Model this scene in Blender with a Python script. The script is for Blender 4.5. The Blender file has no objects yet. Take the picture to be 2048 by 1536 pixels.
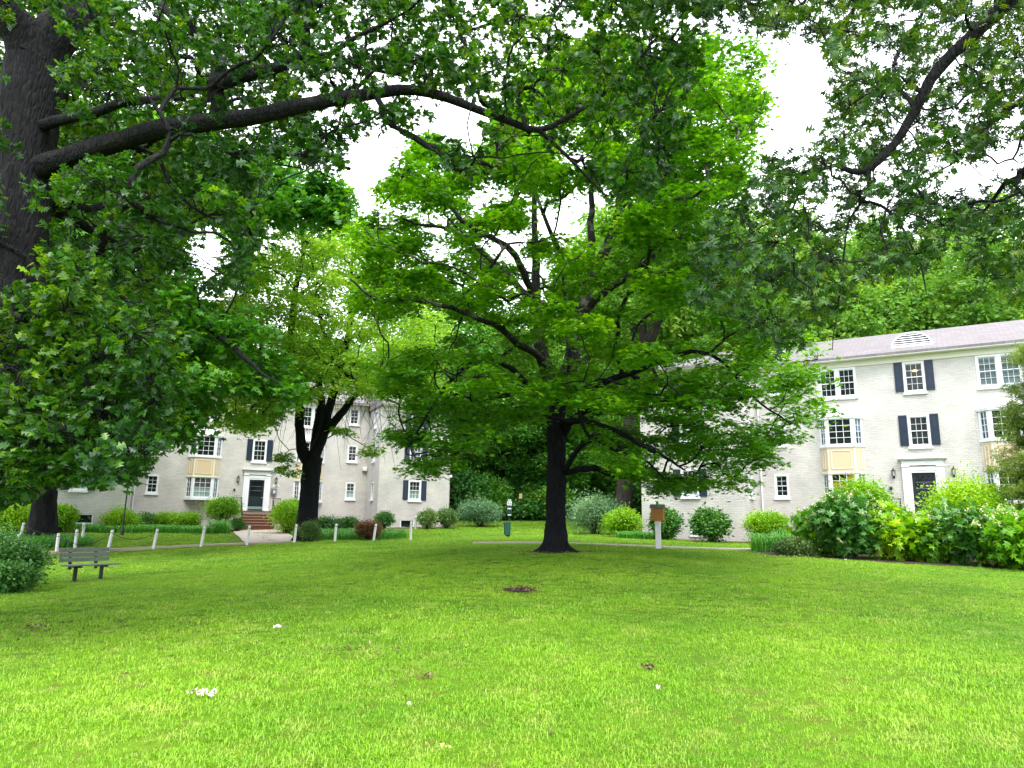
import bpy, math, random
import numpy as np
from mathutils import Matrix, Vector

# ---------------------------------------------------------------- camera, world, sun, exposure
S = bpy.context.scene
FPX, PITCH, ROLL, EYE = 1438.36, 0.195207, 0.0153535, 1.6
cam_d = bpy.data.cameras.new("camera")
cam = bpy.data.objects.new("camera", cam_d)
S.collection.objects.link(cam)
S.camera = cam
cam_d.sensor_fit = 'HORIZONTAL'
cam_d.sensor_width = 36.0
cam_d.lens = FPX / 2048 * 36.0
cam_d.clip_start = 0.05
cam_d.clip_end = 2000
_cp, _sp, _cr, _sr = math.cos(PITCH), math.sin(PITCH), math.cos(ROLL), math.sin(ROLL)
_h = Vector((1, 0, 0)); _v = Vector((0, -_sp, _cp)); _d = Vector((0, _cp, _sp))
_r = _h * _cr + _v * _sr; _u = _v * _cr - _h * _sr
m = Matrix.Identity(4)
for i in range(3):
    m[i][0] = _r[i]; m[i][1] = _u[i]; m[i][2] = -_d[i]
m[2][3] = EYE
cam.matrix_world = m

SUN_EL, SUN_AZ = math.radians(62), math.radians(170)     # high, behind the camera
W = bpy.data.worlds.new("World"); S.world = W; W.use_nodes = True
nt = W.node_tree; bgn = nt.nodes['Background']
sky = nt.nodes.new('ShaderNodeTexSky'); sky.sky_type = 'NISHITA'; sky.sun_disc = False
sky.sun_elevation = SUN_EL; sky.sun_rotation = SUN_AZ; sky.air_density = 1.0; sky.dust_density = 3.0
mx = nt.nodes.new('ShaderNodeMix'); mx.data_type = 'RGBA'
mx.inputs['Factor'].default_value = 0.86
nt.links.new(sky.outputs[0], mx.inputs['A'])
tcw = nt.nodes.new('ShaderNodeTexCoord'); nzw = nt.nodes.new('ShaderNodeTexNoise')
nzw.inputs['Scale'].default_value = 2.2; nzw.inputs['Detail'].default_value = 5
crw = nt.nodes.new('ShaderNodeValToRGB')
crw.color_ramp.elements[0].position = .3; crw.color_ramp.elements[0].color = (8.0, 8.3, 9.2, 1)
crw.color_ramp.elements[1].position = .7; crw.color_ramp.elements[1].color = (10.0, 10.1, 10.5, 1)
nt.links.new(tcw.outputs['Generated'], nzw.inputs['Vector'])
nt.links.new(nzw.outputs['Fac'], crw.inputs['Fac'])
nt.links.new(crw.outputs['Color'], mx.inputs['B'])
nt.links.new(mx.outputs['Result'], bgn.inputs['Color'])
bgn.inputs['Strength'].default_value = 0.15

sun_d = bpy.data.lights.new("sun", 'SUN'); sun_d.energy = 1.5; sun_d.angle = math.radians(32)
sun_d.color = (1.0, 0.95, 0.86)
sun = bpy.data.objects.new("sun", sun_d); S.collection.objects.link(sun)
sd = Vector((math.sin(SUN_AZ) * math.cos(SUN_EL), math.cos(SUN_AZ) * math.cos(SUN_EL), math.sin(SUN_EL)))
sun.rotation_euler = (-sd).to_track_quat('-Z', 'Y').to_euler()

S.view_settings.view_transform = 'Standard'; S.view_settings.look = 'None'
S.view_settings.exposure = 1.62; S.view_settings.gamma = 1.0
S.render.engine = 'CYCLES'
cy = S.cycles
cy.max_bounces = 8; cy.diffuse_bounces = 5; cy.glossy_bounces = 2; cy.transmission_bounces = 6
cy.transparent_max_bounces = 4; cy.caustics_reflective = False; cy.caustics_refractive = False
cy.use_denoising = True
try:
    cy.denoiser = 'OPENIMAGEDENOISE'; cy.denoising_prefilter = 'ACCURATE'
except Exception:
    pass
S.render.film_transparent = False

# ---------------------------------------------------------------- geometry of the view (to lay things out)
def ray(px, py):
    hx = (px - 1024) / FPX; vy = (768 - py) / FPX
    h = hx * _cr - vy * _sr; v = hx * _sr + vy * _cr
    return np.array([h, _cp - v * _sp, _sp + v * _cp])
def at(px, py, Y):
    d = ray(px, py)
    return np.array([d[0] * Y / d[1], Y, d[2] * Y / d[1] + EYE])
def project(P):
    P = np.atleast_2d(P)
    X, Y, Z = P[:, 0], P[:, 1], P[:, 2] - EYE
    d = Y * _cp + Z * _sp; v = -Y * _sp + Z * _cp
    d = np.where(np.abs(d) < 1e-3, 1e-3, d)
    hx = X * _cr + v * _sr; vy = -X * _sr + v * _cr
    return np.stack([1024 + FPX * hx / d, 768 - FPX * vy / d, d], 1)
def in_poly(pts, poly):
    x, y = pts[:, 0], pts[:, 1]; ins = np.zeros(len(x), bool)
    n = len(poly); j = n - 1
    for i in range(n):
        xi, yi = poly[i]; xj, yj = poly[j]
        c = ((yi > y) != (yj > y)) & (x < (xj - xi) * (y - yi) / ((yj - yi) + 1e-9) + xi)
        ins ^= c; j = i
    return ins

# ---------------------------------------------------------------- ground height (thin plate through surveyed points)
GP = [(0, 6, .03), (0, 10, .2), (0.2, 14, .42), (1.3, 19, .74), (1.36, 22, .88), (5.07, 25, .88), (-.06, 36, 1.06), (2.1, 26, .97),
      (7.85, 27.5, .85), (-11.2, 20, .0), (-12.3, 17, -.02), (-17.7, 32.5, .22), (-16.3, 33.6, .29), (-14.5, 34.5, .45),
      (-12.6, 35.4, .52), (-10.6, 36.3, .63), (-8.8, 37, .71), (-7, 37.6, .76), (-5.1, 38, .8), (-6.4, 50, 1.36),
      (-17.5, 49.7, 1.14), (-1.6, 58, 1.84), (-.4, 66, 2.14), (-4.5, 54, 1.55), (-22.8, 36, .55), (-30, 42, .9),
      (11.1, 24, .77), (15.3, 22, .62), (12.2, 37, 1.05), (7.7, 43, 1.18), (20, 34, 1.1), (26, 30, 1.0), (18, 26, .8),
      (-6, 10, .02), (8, 12, .33), (-6, 26, .45), (-5, 18, .35), (14, 15, .4), (-13, 8, -.1), (-20, 20, -.1), (-35, 30, .2), (-28, 10, -.2),
      (0, 0, 0), (-12, 0, 0), (12, 0, .1), (0, -15, -.2), (-30, -15, -.3), (30, -15, 0), (30, 10, .4),
      (0, 80, 4.0), (0, 100, 8.5), (30, 60, 3.0), (30, 85, 8), (50, 60, 4), (60, 100, 14), (-40, 66, 2.4), (-30, 90, 6), (-60, 60, 1.5),
      (-60, 100, 6), (60, 30, 1.5), (-60, 20, 0), (60, -15, 0), (-60, -15, -.3), (0, 130, 12), (70, 130, 17), (-70, 130, 9)]
GP = np.array(GP, float)
def _tps(r2):
    return np.where(r2 > 1e-9, r2 * np.log(r2 + 1e-12), 0) * .5
_n = len(GP)
_K = _tps(((GP[:, None, :2] - GP[None, :, :2]) ** 2).sum(2)) + np.eye(_n) * 2.0
_P = np.hstack([np.ones((_n, 1)), GP[:, :2]])
_A = np.block([[_K, _P], [_P.T, np.zeros((3, 3))]])
_w = np.linalg.solve(_A, np.concatenate([GP[:, 2], np.zeros(3)]))
def gzv(x, y):
    x = np.asarray(x, float).ravel(); y = np.asarray(y, float).ravel()
    out = np.empty(len(x))
    for i in range(0, len(x), 20000):
        xx, yy = x[i:i + 20000], y[i:i + 20000]
        xc = np.clip(xx, -75, 75); yc = np.clip(yy, -18, 135)
        r2 = (xc[:, None] - GP[None, :, 0]) ** 2 + (yc[:, None] - GP[None, :, 1]) ** 2
        out[i:i + 20000] = _tps(r2) @ _w[:_n] + _w[_n] + xc * _w[_n + 1] + yc * _w[_n + 2]
    return out
def gz(x, y): return float(gzv([x], [y])[0])
def gat(px, Y):
    """ground point seen in column px at depth Y (column taken at its own height)"""
    z = gz((px - 1024) / FPX * Y, Y)
    for _ in range(4):
        py = 1060.0
        for _ in range(6):
            P = at(px, py, Y); py += (P[2] - z) * FPX / Y
        P = at(px, py, Y); z = gz(P[0], P[1])
    return np.array([P[0], Y, z])

# ---------------------------------------------------------------- object helpers
COL = S.collection
def tagit(o, label=None, cat=None, group=None, kind=None):
    if label: o['label'] = label
    if cat: o['category'] = cat
    if group: o['group'] = group
    if kind: o['kind'] = kind
    return o
def thing(name, label, cat, loc=(0, 0, 0), rotz=0.0, group=None):
    o = bpy.data.objects.new(name, None); COL.objects.link(o)
    o.location = tuple(map(float, loc)); o.rotation_euler = (0, 0, rotz); o.empty_display_size = .3
    return tagit(o, label, cat, group)
def link_mesh(name, me, parent=None, label=None):
    o = bpy.data.objects.new(name, me); COL.objects.link(o)
    if parent is not None: o.parent = parent
    if label: o['label'] = label
    return o
def copy_tree(o, parent=None):
    c = o.copy(); COL.objects.link(c); c.parent = parent
    for ch in list(o.children): copy_tree(ch, c)
    return c

def np_mesh(name, V, T, mat, tint=None, smooth=False):
    """V (n,3) T (m,3) or (m,4)"""
    me = bpy.data.meshes.new(name)
    V = np.ascontiguousarray(V, np.float32); T = np.ascontiguousarray(T, np.int32)
    k = T.shape[1]
    me.vertices.add(len(V)); me.vertices.foreach_set('co', V.ravel())
    me.loops.add(T.size); me.loops.foreach_set('vertex_index', T.ravel())
    me.polygons.add(len(T)); me.polygons.foreach_set('loop_start', np.arange(0, T.size, k, dtype=np.int32))
    try: me.polygons.foreach_set('loop_total', np.full(len(T), k, np.int32))
    except Exception: pass
    me.polygons.foreach_set('use_smooth', np.full(len(T), smooth, bool))
    if tint is not None:
        a = me.attributes.new('tint', 'FLOAT', 'POINT'); a.data.foreach_set('value', np.ascontiguousarray(tint, np.float32))
    me.update(calc_edges=True)
    if mat: me.materials.append(mat)
    return me

class MB:
    def __init__(s): s.v = []; s.f = []; s.mi = []; s.mats = []
    def mid(s, mat):
        if mat is None: return 0
        if mat not in s.mats: s.mats.append(mat)
        return s.mats.index(mat)
    def add(s, vs, fs, mat=None):
        b = len(s.v); s.v += [tuple(map(float, p)) for p in vs]
        k = s.mid(mat)
        for f in fs: s.f.append(tuple(b + i for i in f)); s.mi.append(k)
    def box(s, x0, x1, y0, y1, z0, z1, mat=None, fr=None):
        vs = [(x0, y0, z0), (x1, y0, z0), (x1, y1, z0), (x0, y1, z0), (x0, y0, z1), (x1, y0, z1), (x1, y1, z1), (x0, y1, z1)]
        if fr: vs = [fr(*p) for p in vs]
        s.add(vs, [(0, 3, 2, 1), (4, 5, 6, 7), (0, 1, 5, 4), (1, 2, 6, 5), (2, 3, 7, 6), (3, 0, 4, 7)], mat)
    def prism(s, pts, axis_a, axis_b, mat=None):
        """pts: list of 3D points (outline), extruded by vector axis_b"""
        n = len(pts); A = [Vector(p) for p in pts]; d = Vector(axis_b)
        vs = A + [p + d for p in A]
        s.add(vs, [tuple(range(n))[::-1], tuple(range(n, 2 * n))] + [(i, (i + 1) % n, n + (i + 1) % n, n + i) for i in range(n)], mat)
    def lathe(s, prof, c=(0, 0, 0), n=12, mat=None, tilt=None):
        vs = []; fs = []
        for (r, z) in prof:
            for k in range(n):
                a = 2 * math.pi * k / n; p = Vector((r * math.cos(a), r * math.sin(a), z))
                if tilt is not None: p = tilt @ p
                vs.append((c[0] + p.x, c[1] + p.y, c[2] + p.z))
        for i in range(len(prof) - 1):
            for k in range(n):
                a = i * n + k; b = i * n + (k + 1) % n
                fs.append((a, b, b + n, a + n))
        fs.append(tuple(range(n))[::-1]); fs.append(tuple((len(prof) - 1) * n + k for k in range(n)))
        s.add(vs, fs, mat)
    def tube(s, pts, rad, n=6, mat=None):
        V, T = tube_np(np.array(pts, float), np.array(rad if hasattr(rad, '__len__') else [rad] * len(pts), float), n)
        s.add(V.tolist(), T.tolist(), mat)
    def build(s, name, parent=None, mat=None, label=None, smooth=False, bevel=0):
        me = bpy.data.meshes.new(name); me.from_pydata(s.v, [], s.f)
        for q in (s.mats or ([mat] if mat else [])): me.materials.append(q)
        if s.mats: me.polygons.foreach_set('material_index', s.mi)
        if smooth: me.polygons.foreach_set('use_smooth', [True] * len(me.polygons))
        me.update()
        o = link_mesh(name, me, parent, label)
        if bevel:
            md = o.modifiers.new('bevel', 'BEVEL'); md.width = bevel; md.segments = 2; md.limit_method = 'ANGLE'
        return o

def tube_np(P, R, n=6, cap=True):
    m_ = len(P)
    D = np.gradient(P, axis=0); D /= (np.linalg.norm(D, axis=1, keepdims=True) + 1e-9)
    ref = np.array([0.31, 0.17, 0.93]) if abs(D.mean(0)[2]) < .8 * np.linalg.norm(D.mean(0)) else np.array([1, .13, .05])
    A = np.cross(D, ref); A /= (np.linalg.norm(A, axis=1, keepdims=True) + 1e-9)
    B = np.cross(D, A)
    th = np.linspace(0, 2 * np.pi, n, endpoint=False)
    V = P[:, None, :] + R[:, None, None] * (np.cos(th)[None, :, None] * A[:, None, :] + np.sin(th)[None, :, None] * B[:, None, :])
    i = np.arange(m_ - 1)[:, None] * n; k = np.arange(n)[None, :]; k2 = (k + 1) % n
    F = np.stack([i + k, i + k2, i + n + k2, i + n + k], -1).reshape(-1, 4)
    return V.reshape(-1, 3), F

# ---------------------------------------------------------------- materials
def newmat(name):
    mt = bpy.data.materials.new(name); mt.use_nodes = True
    return mt, mt.node_tree, mt.node_tree.nodes['Principled BSDF']
def paint(name, col, rough=.55, noise=.06, scale=6.0, bump=.0, spec=.4, metal=0.0):
    mt, t, p = newmat(name)
    tc = t.nodes.new('ShaderNodeTexCoord'); nz = t.nodes.new('ShaderNodeTexNoise'); nz.inputs['Scale'].default_value = scale; nz.inputs['Detail'].default_value = 6
    t.links.new(tc.outputs['Object'], nz.inputs['Vector'])
    mxx = t.nodes.new('ShaderNodeMix'); mxx.data_type = 'RGBA'
    mxx.inputs['A'].default_value = tuple(c * (1 - noise * 2) for c in col) + (1,)
    mxx.inputs['B'].default_value = tuple(min(1, c * (1 + noise)) for c in col) + (1,)
    t.links.new(nz.outputs['Fac'], mxx.inputs['Factor']); t.links.new(mxx.outputs['Result'], p.inputs['Base Color'])
    p.inputs['Roughness'].default_value = rough; p.inputs['Specular IOR Level'].default_value = spec; p.inputs['Metallic'].default_value = metal
    if bump:
        b = t.nodes.new('ShaderNodeBump'); b.inputs['Strength'].default_value = bump; b.inputs['Distance'].default_value = .02
        t.links.new(nz.outputs['Fac'], b.inputs['Height']); t.links.new(b.outputs['Normal'], p.inputs['Normal'])
    return mt
def leafmat(name, c0, c1, c2, trans=.38, rough=.42, spec=.5, tcol=None, pos=(0, .55, 1)):
    mt, t, p = newmat(name)
    at_ = t.nodes.new('ShaderNodeAttribute'); at_.attribute_name = 'tint'
    cr = t.nodes.new('ShaderNodeValToRGB'); e = cr.color_ramp.elements
    e[0].color = c0 + (1,); e[0].position = pos[0]; e[1].color = c2 + (1,); e[1].position = pos[2]
    q = e.new(pos[1]); q.color = c1 + (1,)
    t.links.new(at_.outputs['Fac'], cr.inputs['Fac']); t.links.new(cr.outputs['Color'], p.inputs['Base Color'])
    p.inputs['Roughness'].default_value = rough; p.inputs['Specular IOR Level'].default_value = spec
    tr = t.nodes.new('ShaderNodeBsdfTranslucent')
    g = t.nodes.new('ShaderNodeMix'); g.data_type = 'RGBA'; g.blend_type = 'MULTIPLY'; g.inputs['Factor'].default_value = 1
    g.inputs['B'].default_value = (tcol or (1.7, 1.5, .5)) + (1,)
    t.links.new(cr.outputs['Color'], g.inputs['A']); t.links.new(g.outputs['Result'], tr.inputs['Color'])
    ms = t.nodes.new('ShaderNodeMixShader'); ms.inputs['Fac'].default_value = trans
    t.links.new(p.outputs[0], ms.inputs[1]); t.links.new(tr.outputs[0], ms.inputs[2])
    t.links.new(ms.outputs[0], t.nodes['Material Output'].inputs['Surface'])
    return mt
def barkmat(name, c0, c1, lichen=None, scale=1.0, lich_amt=.55):
    mt, t, p = newmat(name)
    tc = t.nodes.new('ShaderNodeTexCoord'); mp = t.nodes.new('ShaderNodeMapping'); mp.inputs['Scale'].default_value = (14 * scale, 14 * scale, 2.6 * scale)
    t.links.new(tc.outputs['Object'], mp.inputs['Vector'])
    nz = t.nodes.new('ShaderNodeTexNoise'); nz.inputs['Scale'].default_value = 1.0; nz.inputs['Detail'].default_value = 8; nz.inputs['Roughness'].default_value = .65
    t.links.new(mp.outputs[0], nz.inputs['Vector'])
    vo = t.nodes.new('ShaderNodeTexVoronoi'); vo.feature = 'DISTANCE_TO_EDGE'; vo.inputs['Scale'].default_value = .9
    t.links.new(mp.outputs[0], vo.inputs['Vector'])
    cr = t.nodes.new('ShaderNodeValToRGB'); cr.color_ramp.elements[0].position = .35; cr.color_ramp.elements[1].position = .68
    cr.color_ramp.elements[0].color = c0 + (1,); cr.color_ramp.elements[1].color = c1 + (1,)
    t.links.new(nz.outputs['Fac'], cr.inputs['Fac'])
    col = cr.outputs['Color']
    if lichen:
        n2 = t.nodes.new('ShaderNodeTexNoise'); n2.inputs['Scale'].default_value = 2.3; n2.inputs['Detail'].default_value = 5
        t.links.new(tc.outputs['Object'], n2.inputs['Vector'])
        c2 = t.nodes.new('ShaderNodeValToRGB'); c2.color_ramp.elements[0].position = lich_amt; c2.color_ramp.elements[1].position = lich_amt + .12
        t.links.new(n2.outputs['Fac'], c2.inputs['Fac'])
        mm = t.nodes.new('ShaderNodeMix'); mm.data_type = 'RGBA'; mm.inputs['B'].default_value = lichen + (1,)
        t.links.new(c2.outputs['Color'], mm.inputs['Factor']); t.links.new(col, mm.inputs['A']); col = mm.outputs['Result']
    t.links.new(col, p.inputs['Base Color'])
    ad = t.nodes.new('ShaderNodeMath'); ad.operation = 'MINIMUM'; ad.inputs[1].default_value = .25
    t.links.new(vo.outputs['Distance'], ad.inputs[0])
    a2 = t.nodes.new('ShaderNodeMath'); a2.operation = 'MULTIPLY_ADD'; a2.inputs[1].default_value = 3.0
    t.links.new(ad.outputs[0], a2.inputs[0]); t.links.new(nz.outputs['Fac'], a2.inputs[2])
    b = t.nodes.new('ShaderNodeBump'); b.inputs['Strength'].default_value = .9; b.inputs['Distance'].default_value = .035
    t.links.new(a2.outputs[0], b.inputs['Height']); t.links.new(b.outputs['Normal'], p.inputs['Normal'])
    p.inputs['Roughness'].default_value = .9; p.inputs['Specular IOR Level'].default_value = .2
    return mt

M = {}
M['white'] = paint('white_trim', (.74, .76, .80), .45, .03)
M['cream'] = paint('cream_trim', (.70, .69, .60), .5, .03)
M['beige'] = paint('beige_panel', (.60, .47, .31), .55, .04)
M['black'] = paint('black_metal', (.012, .012, .015), .4, .1)
M['navy'] = paint('dark_shutter', (.010, .022, .050), .45, .1)
M['doorp'] = paint('dark_door', (.012, .02, .026), .3, .1)
M['kick'] = paint('door_kickplate', (.20, .36, .33), .35, .08, metal=.3)
M['metalroof'] = paint('pale_metal_roof', (.78, .77, .77), .4, .03)
M['gray'] = paint('grey_box', (.12, .13, .15), .45, .08)
M['concrete'] = paint('concrete', (.50, .42, .36), .85, .12, 3, .3)
M['sidewalk'] = paint('sidewalk', (.42, .34, .26), .9, .15, 2, .3)
M['brickstep'] = paint('red_brick_step', (.16, .06, .04), .8, .25, 9, .4)
M['steptread'] = paint('step_tread', (.42, .29, .22), .8, .15, 9, .2)
M['mulch'] = paint('mulch', (.10, .035, .025), .95, .4, 22, 1)
M['soil'] = paint('soil', (.055, .035, .028), .95, .45, 18, 1)
M['postw'] = paint('weathered_white_paint', (.74, .73, .74), .6, .12, 14)
M['chain'] = paint('chain_metal', (.05, .06, .04), .5, .2)
M['benchw'] = paint('weathered_grey_wood', (.17, .205, .17), .75, .25, 22, .3)
M['benchleg'] = paint('dark_bench_leg', (.03, .032, .03), .7, .2)
M['green'] = paint('green_enamel', (.010, .085, .065), .4, .12)
M['greend'] = paint('dark_green_enamel', (.008, .05, .06), .4, .12)
M['signw'] = paint('sign_white', (.72, .76, .76), .4, .03)
M['tan'] = paint('sign_tan', (.42, .36, .14), .5, .1)
M['boxwood'] = paint('varnished_cedar', (.42, .16, .02), .45, .14, 5)
M['boxroof'] = paint('grey_shingle', (.24, .25, .28), .8, .15)
M['petal'] = paint('torn_white_paper', (.62, .60, .48), .7, .12)
M['dryleaf'] = paint('dry_leaf', (.5, .33, .12), .7, .2)
M['stone'] = paint('brown_stone_lintel', (.24, .17, .12), .8, .12)

def mat_brick():
    mt, t, p = newmat('painted_brick')
    tc = t.nodes.new('ShaderNodeTexCoord'); sp = t.nodes.new('ShaderNodeSeparateXYZ'); t.links.new(tc.outputs['Object'], sp.inputs[0])
    ad = t.nodes.new('ShaderNodeMath'); t.links.new(sp.outputs[0], ad.inputs[0]); t.links.new(sp.outputs[1], ad.inputs[1])
    cb = t.nodes.new('ShaderNodeCombineXYZ'); t.links.new(ad.outputs[0], cb.inputs[0]); t.links.new(sp.outputs[2], cb.inputs[1])
    br = t.nodes.new('ShaderNodeTexBrick'); br.inputs['Scale'].default_value = 1.0
    br.inputs['Brick Width'].default_value = .26; br.inputs['Row Height'].default_value = .085; br.inputs['Mortar Size'].default_value = .009
    br.inputs['Mortar Smooth'].default_value = .5; br.inputs['Bias'].default_value = 0
    br.inputs['Color1'].default_value = (.575, .565, .545, 1); br.inputs['Color2'].default_value = (.51, .50, .48, 1); br.inputs['Mortar'].default_value = (.41, .40, .38, 1)
    t.links.new(cb.outputs[0], br.inputs['Vector'])
    nz = t.nodes.new('ShaderNodeTexNoise'); nz.inputs['Scale'].default_value = .8; nz.inputs['Detail'].default_value = 6
    t.links.new(tc.outputs['Object'], nz.inputs['Vector'])
    mm = t.nodes.new('ShaderNodeMix'); mm.data_type = 'RGBA'; mm.blend_type = 'MULTIPLY'
    cr = t.nodes.new('ShaderNodeValToRGB'); cr.color_ramp.elements[0].position = .3; cr.color_ramp.elements[0].color = (.84, .84, .85, 1); cr.color_ramp.elements[1].position = .65; cr.color_ramp.elements[1].color = (1.06, 1.05, 1.04, 1)
    mm.inputs['Factor'].default_value = 1
    t.links.new(nz.outputs['Fac'], cr.inputs['Fac']); t.links.new(br.outputs['Color'], mm.inputs['A']); t.links.new(cr.outputs['Color'], mm.inputs['B'])
    t.links.new(mm.outputs['Result'], p.inputs['Base Color'])
    n3 = t.nodes.new('ShaderNodeTexNoise'); n3.inputs['Scale'].default_value = 9; n3.inputs['Detail'].default_value = 4
    mp = t.nodes.new('ShaderNodeMapping'); mp.inputs['Scale'].default_value = (.5, .5, 2.2); t.links.new(tc.outputs['Object'], mp.inputs['Vector']); t.links.new(mp.outputs[0], n3.inputs['Vector'])
    sb = t.nodes.new('ShaderNodeMath'); sb.operation = 'SUBTRACT'; t.links.new(n3.outputs['Fac'], sb.inputs[0]); t.links.new(br.outputs['Fac'], sb.inputs[1])
    b = t.nodes.new('ShaderNodeBump'); b.inputs['Strength'].default_value = .8; b.inputs['Distance'].default_value = .02
    t.links.new(sb.outputs[0], b.inputs['Height']); t.links.new(b.outputs['Normal'], p.inputs['Normal'])
    p.inputs['Roughness'].default_value = .75
    return mt
M['brick'] = mat_brick()
def mat_roof():
    mt, t, p = newmat('roof_shingles')
    tc = t.nodes.new('ShaderNodeTexCoord')
    br = t.nodes.new('ShaderNodeTexBrick'); br.inputs['Scale'].default_value = 1
    br.inputs['Brick Width'].default_value = .45; br.inputs['Row Height'].default_value = .16; br.inputs['Mortar Size'].default_value = .012
    br.inputs['Color1'].default_value = (.185, .168, .175, 1); br.inputs['Color2'].default_value = (.135, .124, .13, 1); br.inputs['Mortar'].default_value = (.09, .08, .085, 1)
    t.links.new(tc.outputs['Object'], br.inputs['Vector'])
    t.links.new(br.outputs['Color'], p.inputs['Base Color']); p.inputs['Roughness'].default_value = .9
    return mt
M['roof'] = mat_roof()
def mat_glass(name, col, extra=None):
    mt, t, p = newmat(name)
    p.inputs['Base Color'].default_value = col + (1,); p.inputs['Roughness'].default_value = .06; p.inputs['Specular IOR Level'].default_value = .3
    tc = t.nodes.new('ShaderNodeTexCoord'); nz = t.nodes.new('ShaderNodeTexNoise'); nz.inputs['Scale'].default_value = 1.7; nz.inputs['Detail'].default_value = 2
    t.links.new(tc.outputs['Object'], nz.inputs['Vector'])
    b = t.nodes.new('ShaderNodeBump'); b.inputs['Strength'].default_value = .25; b.inputs['Distance'].default_value = .08
    t.links.new(nz.outputs['Fac'], b.inputs['Height']); t.links.new(b.outputs['Normal'], p.inputs['Normal'])
    if extra:
        # interior things (curtain, blind, timber) seen through the pane: bands across the pane height
        cr = t.nodes.new('ShaderNodeValToRGB'); n2 = t.nodes.new('ShaderNodeTexNoise'); n2.inputs['Scale'].default_value = extra[1]; n2.inputs['Detail'].default_value = 3
        mp = t.nodes.new('ShaderNodeMapping'); mp.inputs['Scale'].default_value = extra[2]
        t.links.new(tc.outputs['Object'], mp.inputs['Vector']); t.links.new(mp.outputs[0], n2.inputs['Vector'])
        cr.color_ramp.elements[0].position = .42; cr.color_ramp.elements[0].color = col + (1,)
        cr.color_ramp.elements[1].position = .58; cr.color_ramp.elements[1].color = extra[0] + (1,)
        t.links.new(n2.outputs['Fac'], cr.inputs['Fac']); t.links.new(cr.outputs['Color'], p.inputs['Base Color'])
    return mt
M['glass'] = mat_glass('window_glass_dark', (.008, .012, .014), ((.014, .022, .022), 1.1, (1, 1, 1)))
M['glass_curt'] = mat_glass('window_glass_curtain', (.13, .22, .19), ((.24, .36, .32), 3.0, (3, 3, .4)))
M['glass_blind'] = mat_glass('window_glass_blind', (.02, .05, .05), ((.12, .17, .16), 1.0, (.1, .1, 14)))
M['glass_warm'] = mat_glass('window_glass_warm', (.02, .012, .01), ((.30, .10, .02), 1.6, (1, 1, 2)))
M['glass_blue'] = mat_glass('window_glass_blue', (.02, .035, .05), ((.10, .16, .22), 3.0, (2, 2, .6)))
def mat_emit(name, col, s):
    mt, t, p = newmat(name); p.inputs['Base Color'].default_value = col + (1,)
    p.inputs['Emission Color'].default_value = col + (1,); p.inputs['Emission Strength'].default_value = s
    return mt
M['lamp_on'] = mat_emit('lit_ceiling_lamp', (1.0, .5, .12), 1.3)
M['lantglass'] = paint('lantern_glass', (.55, .58, .6), .15, .03)

M['leaf_oak'] = leafmat('oak_leaf', (.010, .052, .012), (.036, .135, .009), (.16, .31, .008), .42, .38, .5)
M['leaf_oak2'] = leafmat('far_oak_leaf', (.022, .12, .018), (.070, .25, .014), (.19, .38, .014), .34, .45, .4)
M['leaf_pin'] = leafmat('pin_oak_leaf', (.012, .048, .014), (.038, .12, .016), (.15, .24, .018), .26, .42, .35)
M['leaf_maple'] = leafmat('maple_leaf', (.035, .15, .006), (.10, .31, .006), (.28, .52, .016), .34, .45, .4)
M['leaf_light'] = leafmat('light_green_leaf', (.12, .30, .03), (.26, .48, .05), (.46, .64, .13), .40, .5, .4)
M['leaf_wood'] = leafmat('wood_leaf', (.06, .19, .025), (.15, .32, .045), (.30, .47, .08), .38, .55, .3)
M['leaf_wood2'] = leafmat('wood_leaf_deep', (.035, .15, .022), (.10, .29, .03), (.22, .42, .04), .32, .55, .3)
M['leaf_under'] = leafmat('understory_leaf', (.03, .13, .03), (.07, .24, .045), (.16, .38, .06), .25, .55, .3)
M['leaf_bush'] = leafmat('bush_leaf', (.07, .22, .006), (.22, .46, .008), (.46, .64, .03), .32, .42, .4)
M['leaf_bushd'] = leafmat('dark_bush_leaf', (.020, .10, .018), (.06, .21, .026), (.17, .35, .05), .22, .4, .5)
M['leaf_yew'] = leafmat('blue_green_needles', (.035, .11, .055), (.11, .25, .12), (.30, .46, .24), .2, .6, .3)
M['leaf_mix'] = leafmat('variegated_leaf', (.03, .10, .02), (.10, .22, .05), (.40, .45, .18), .25, .45, .4)
M['leaf_red'] = leafmat('bronze_leaf', (.10, .045, .02), (.32, .17, .08), (.55, .32, .18), .25, .5, .4)
M['leaf_conif'] = leafmat('olive_conifer_needles', (.07, .14, .02), (.16, .26, .035), (.30, .40, .07), .25, .6, .3)
M['leaf_strap'] = leafmat('strap_leaf', (.03, .18, .02), (.09, .34, .04), (.25, .52, .07), .3, .45, .4)
M['flower'] = paint('cream_flower', (.75, .75, .42), .7, .15)
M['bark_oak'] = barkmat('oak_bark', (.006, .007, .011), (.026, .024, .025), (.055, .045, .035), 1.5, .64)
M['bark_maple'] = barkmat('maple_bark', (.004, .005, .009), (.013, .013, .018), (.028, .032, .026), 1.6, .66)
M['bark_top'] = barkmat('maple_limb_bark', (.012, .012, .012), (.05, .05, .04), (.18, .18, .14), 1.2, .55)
M['bark_far'] = barkmat('far_bark', (.02, .017, .016), (.06, .05, .045), None, .8)

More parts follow.
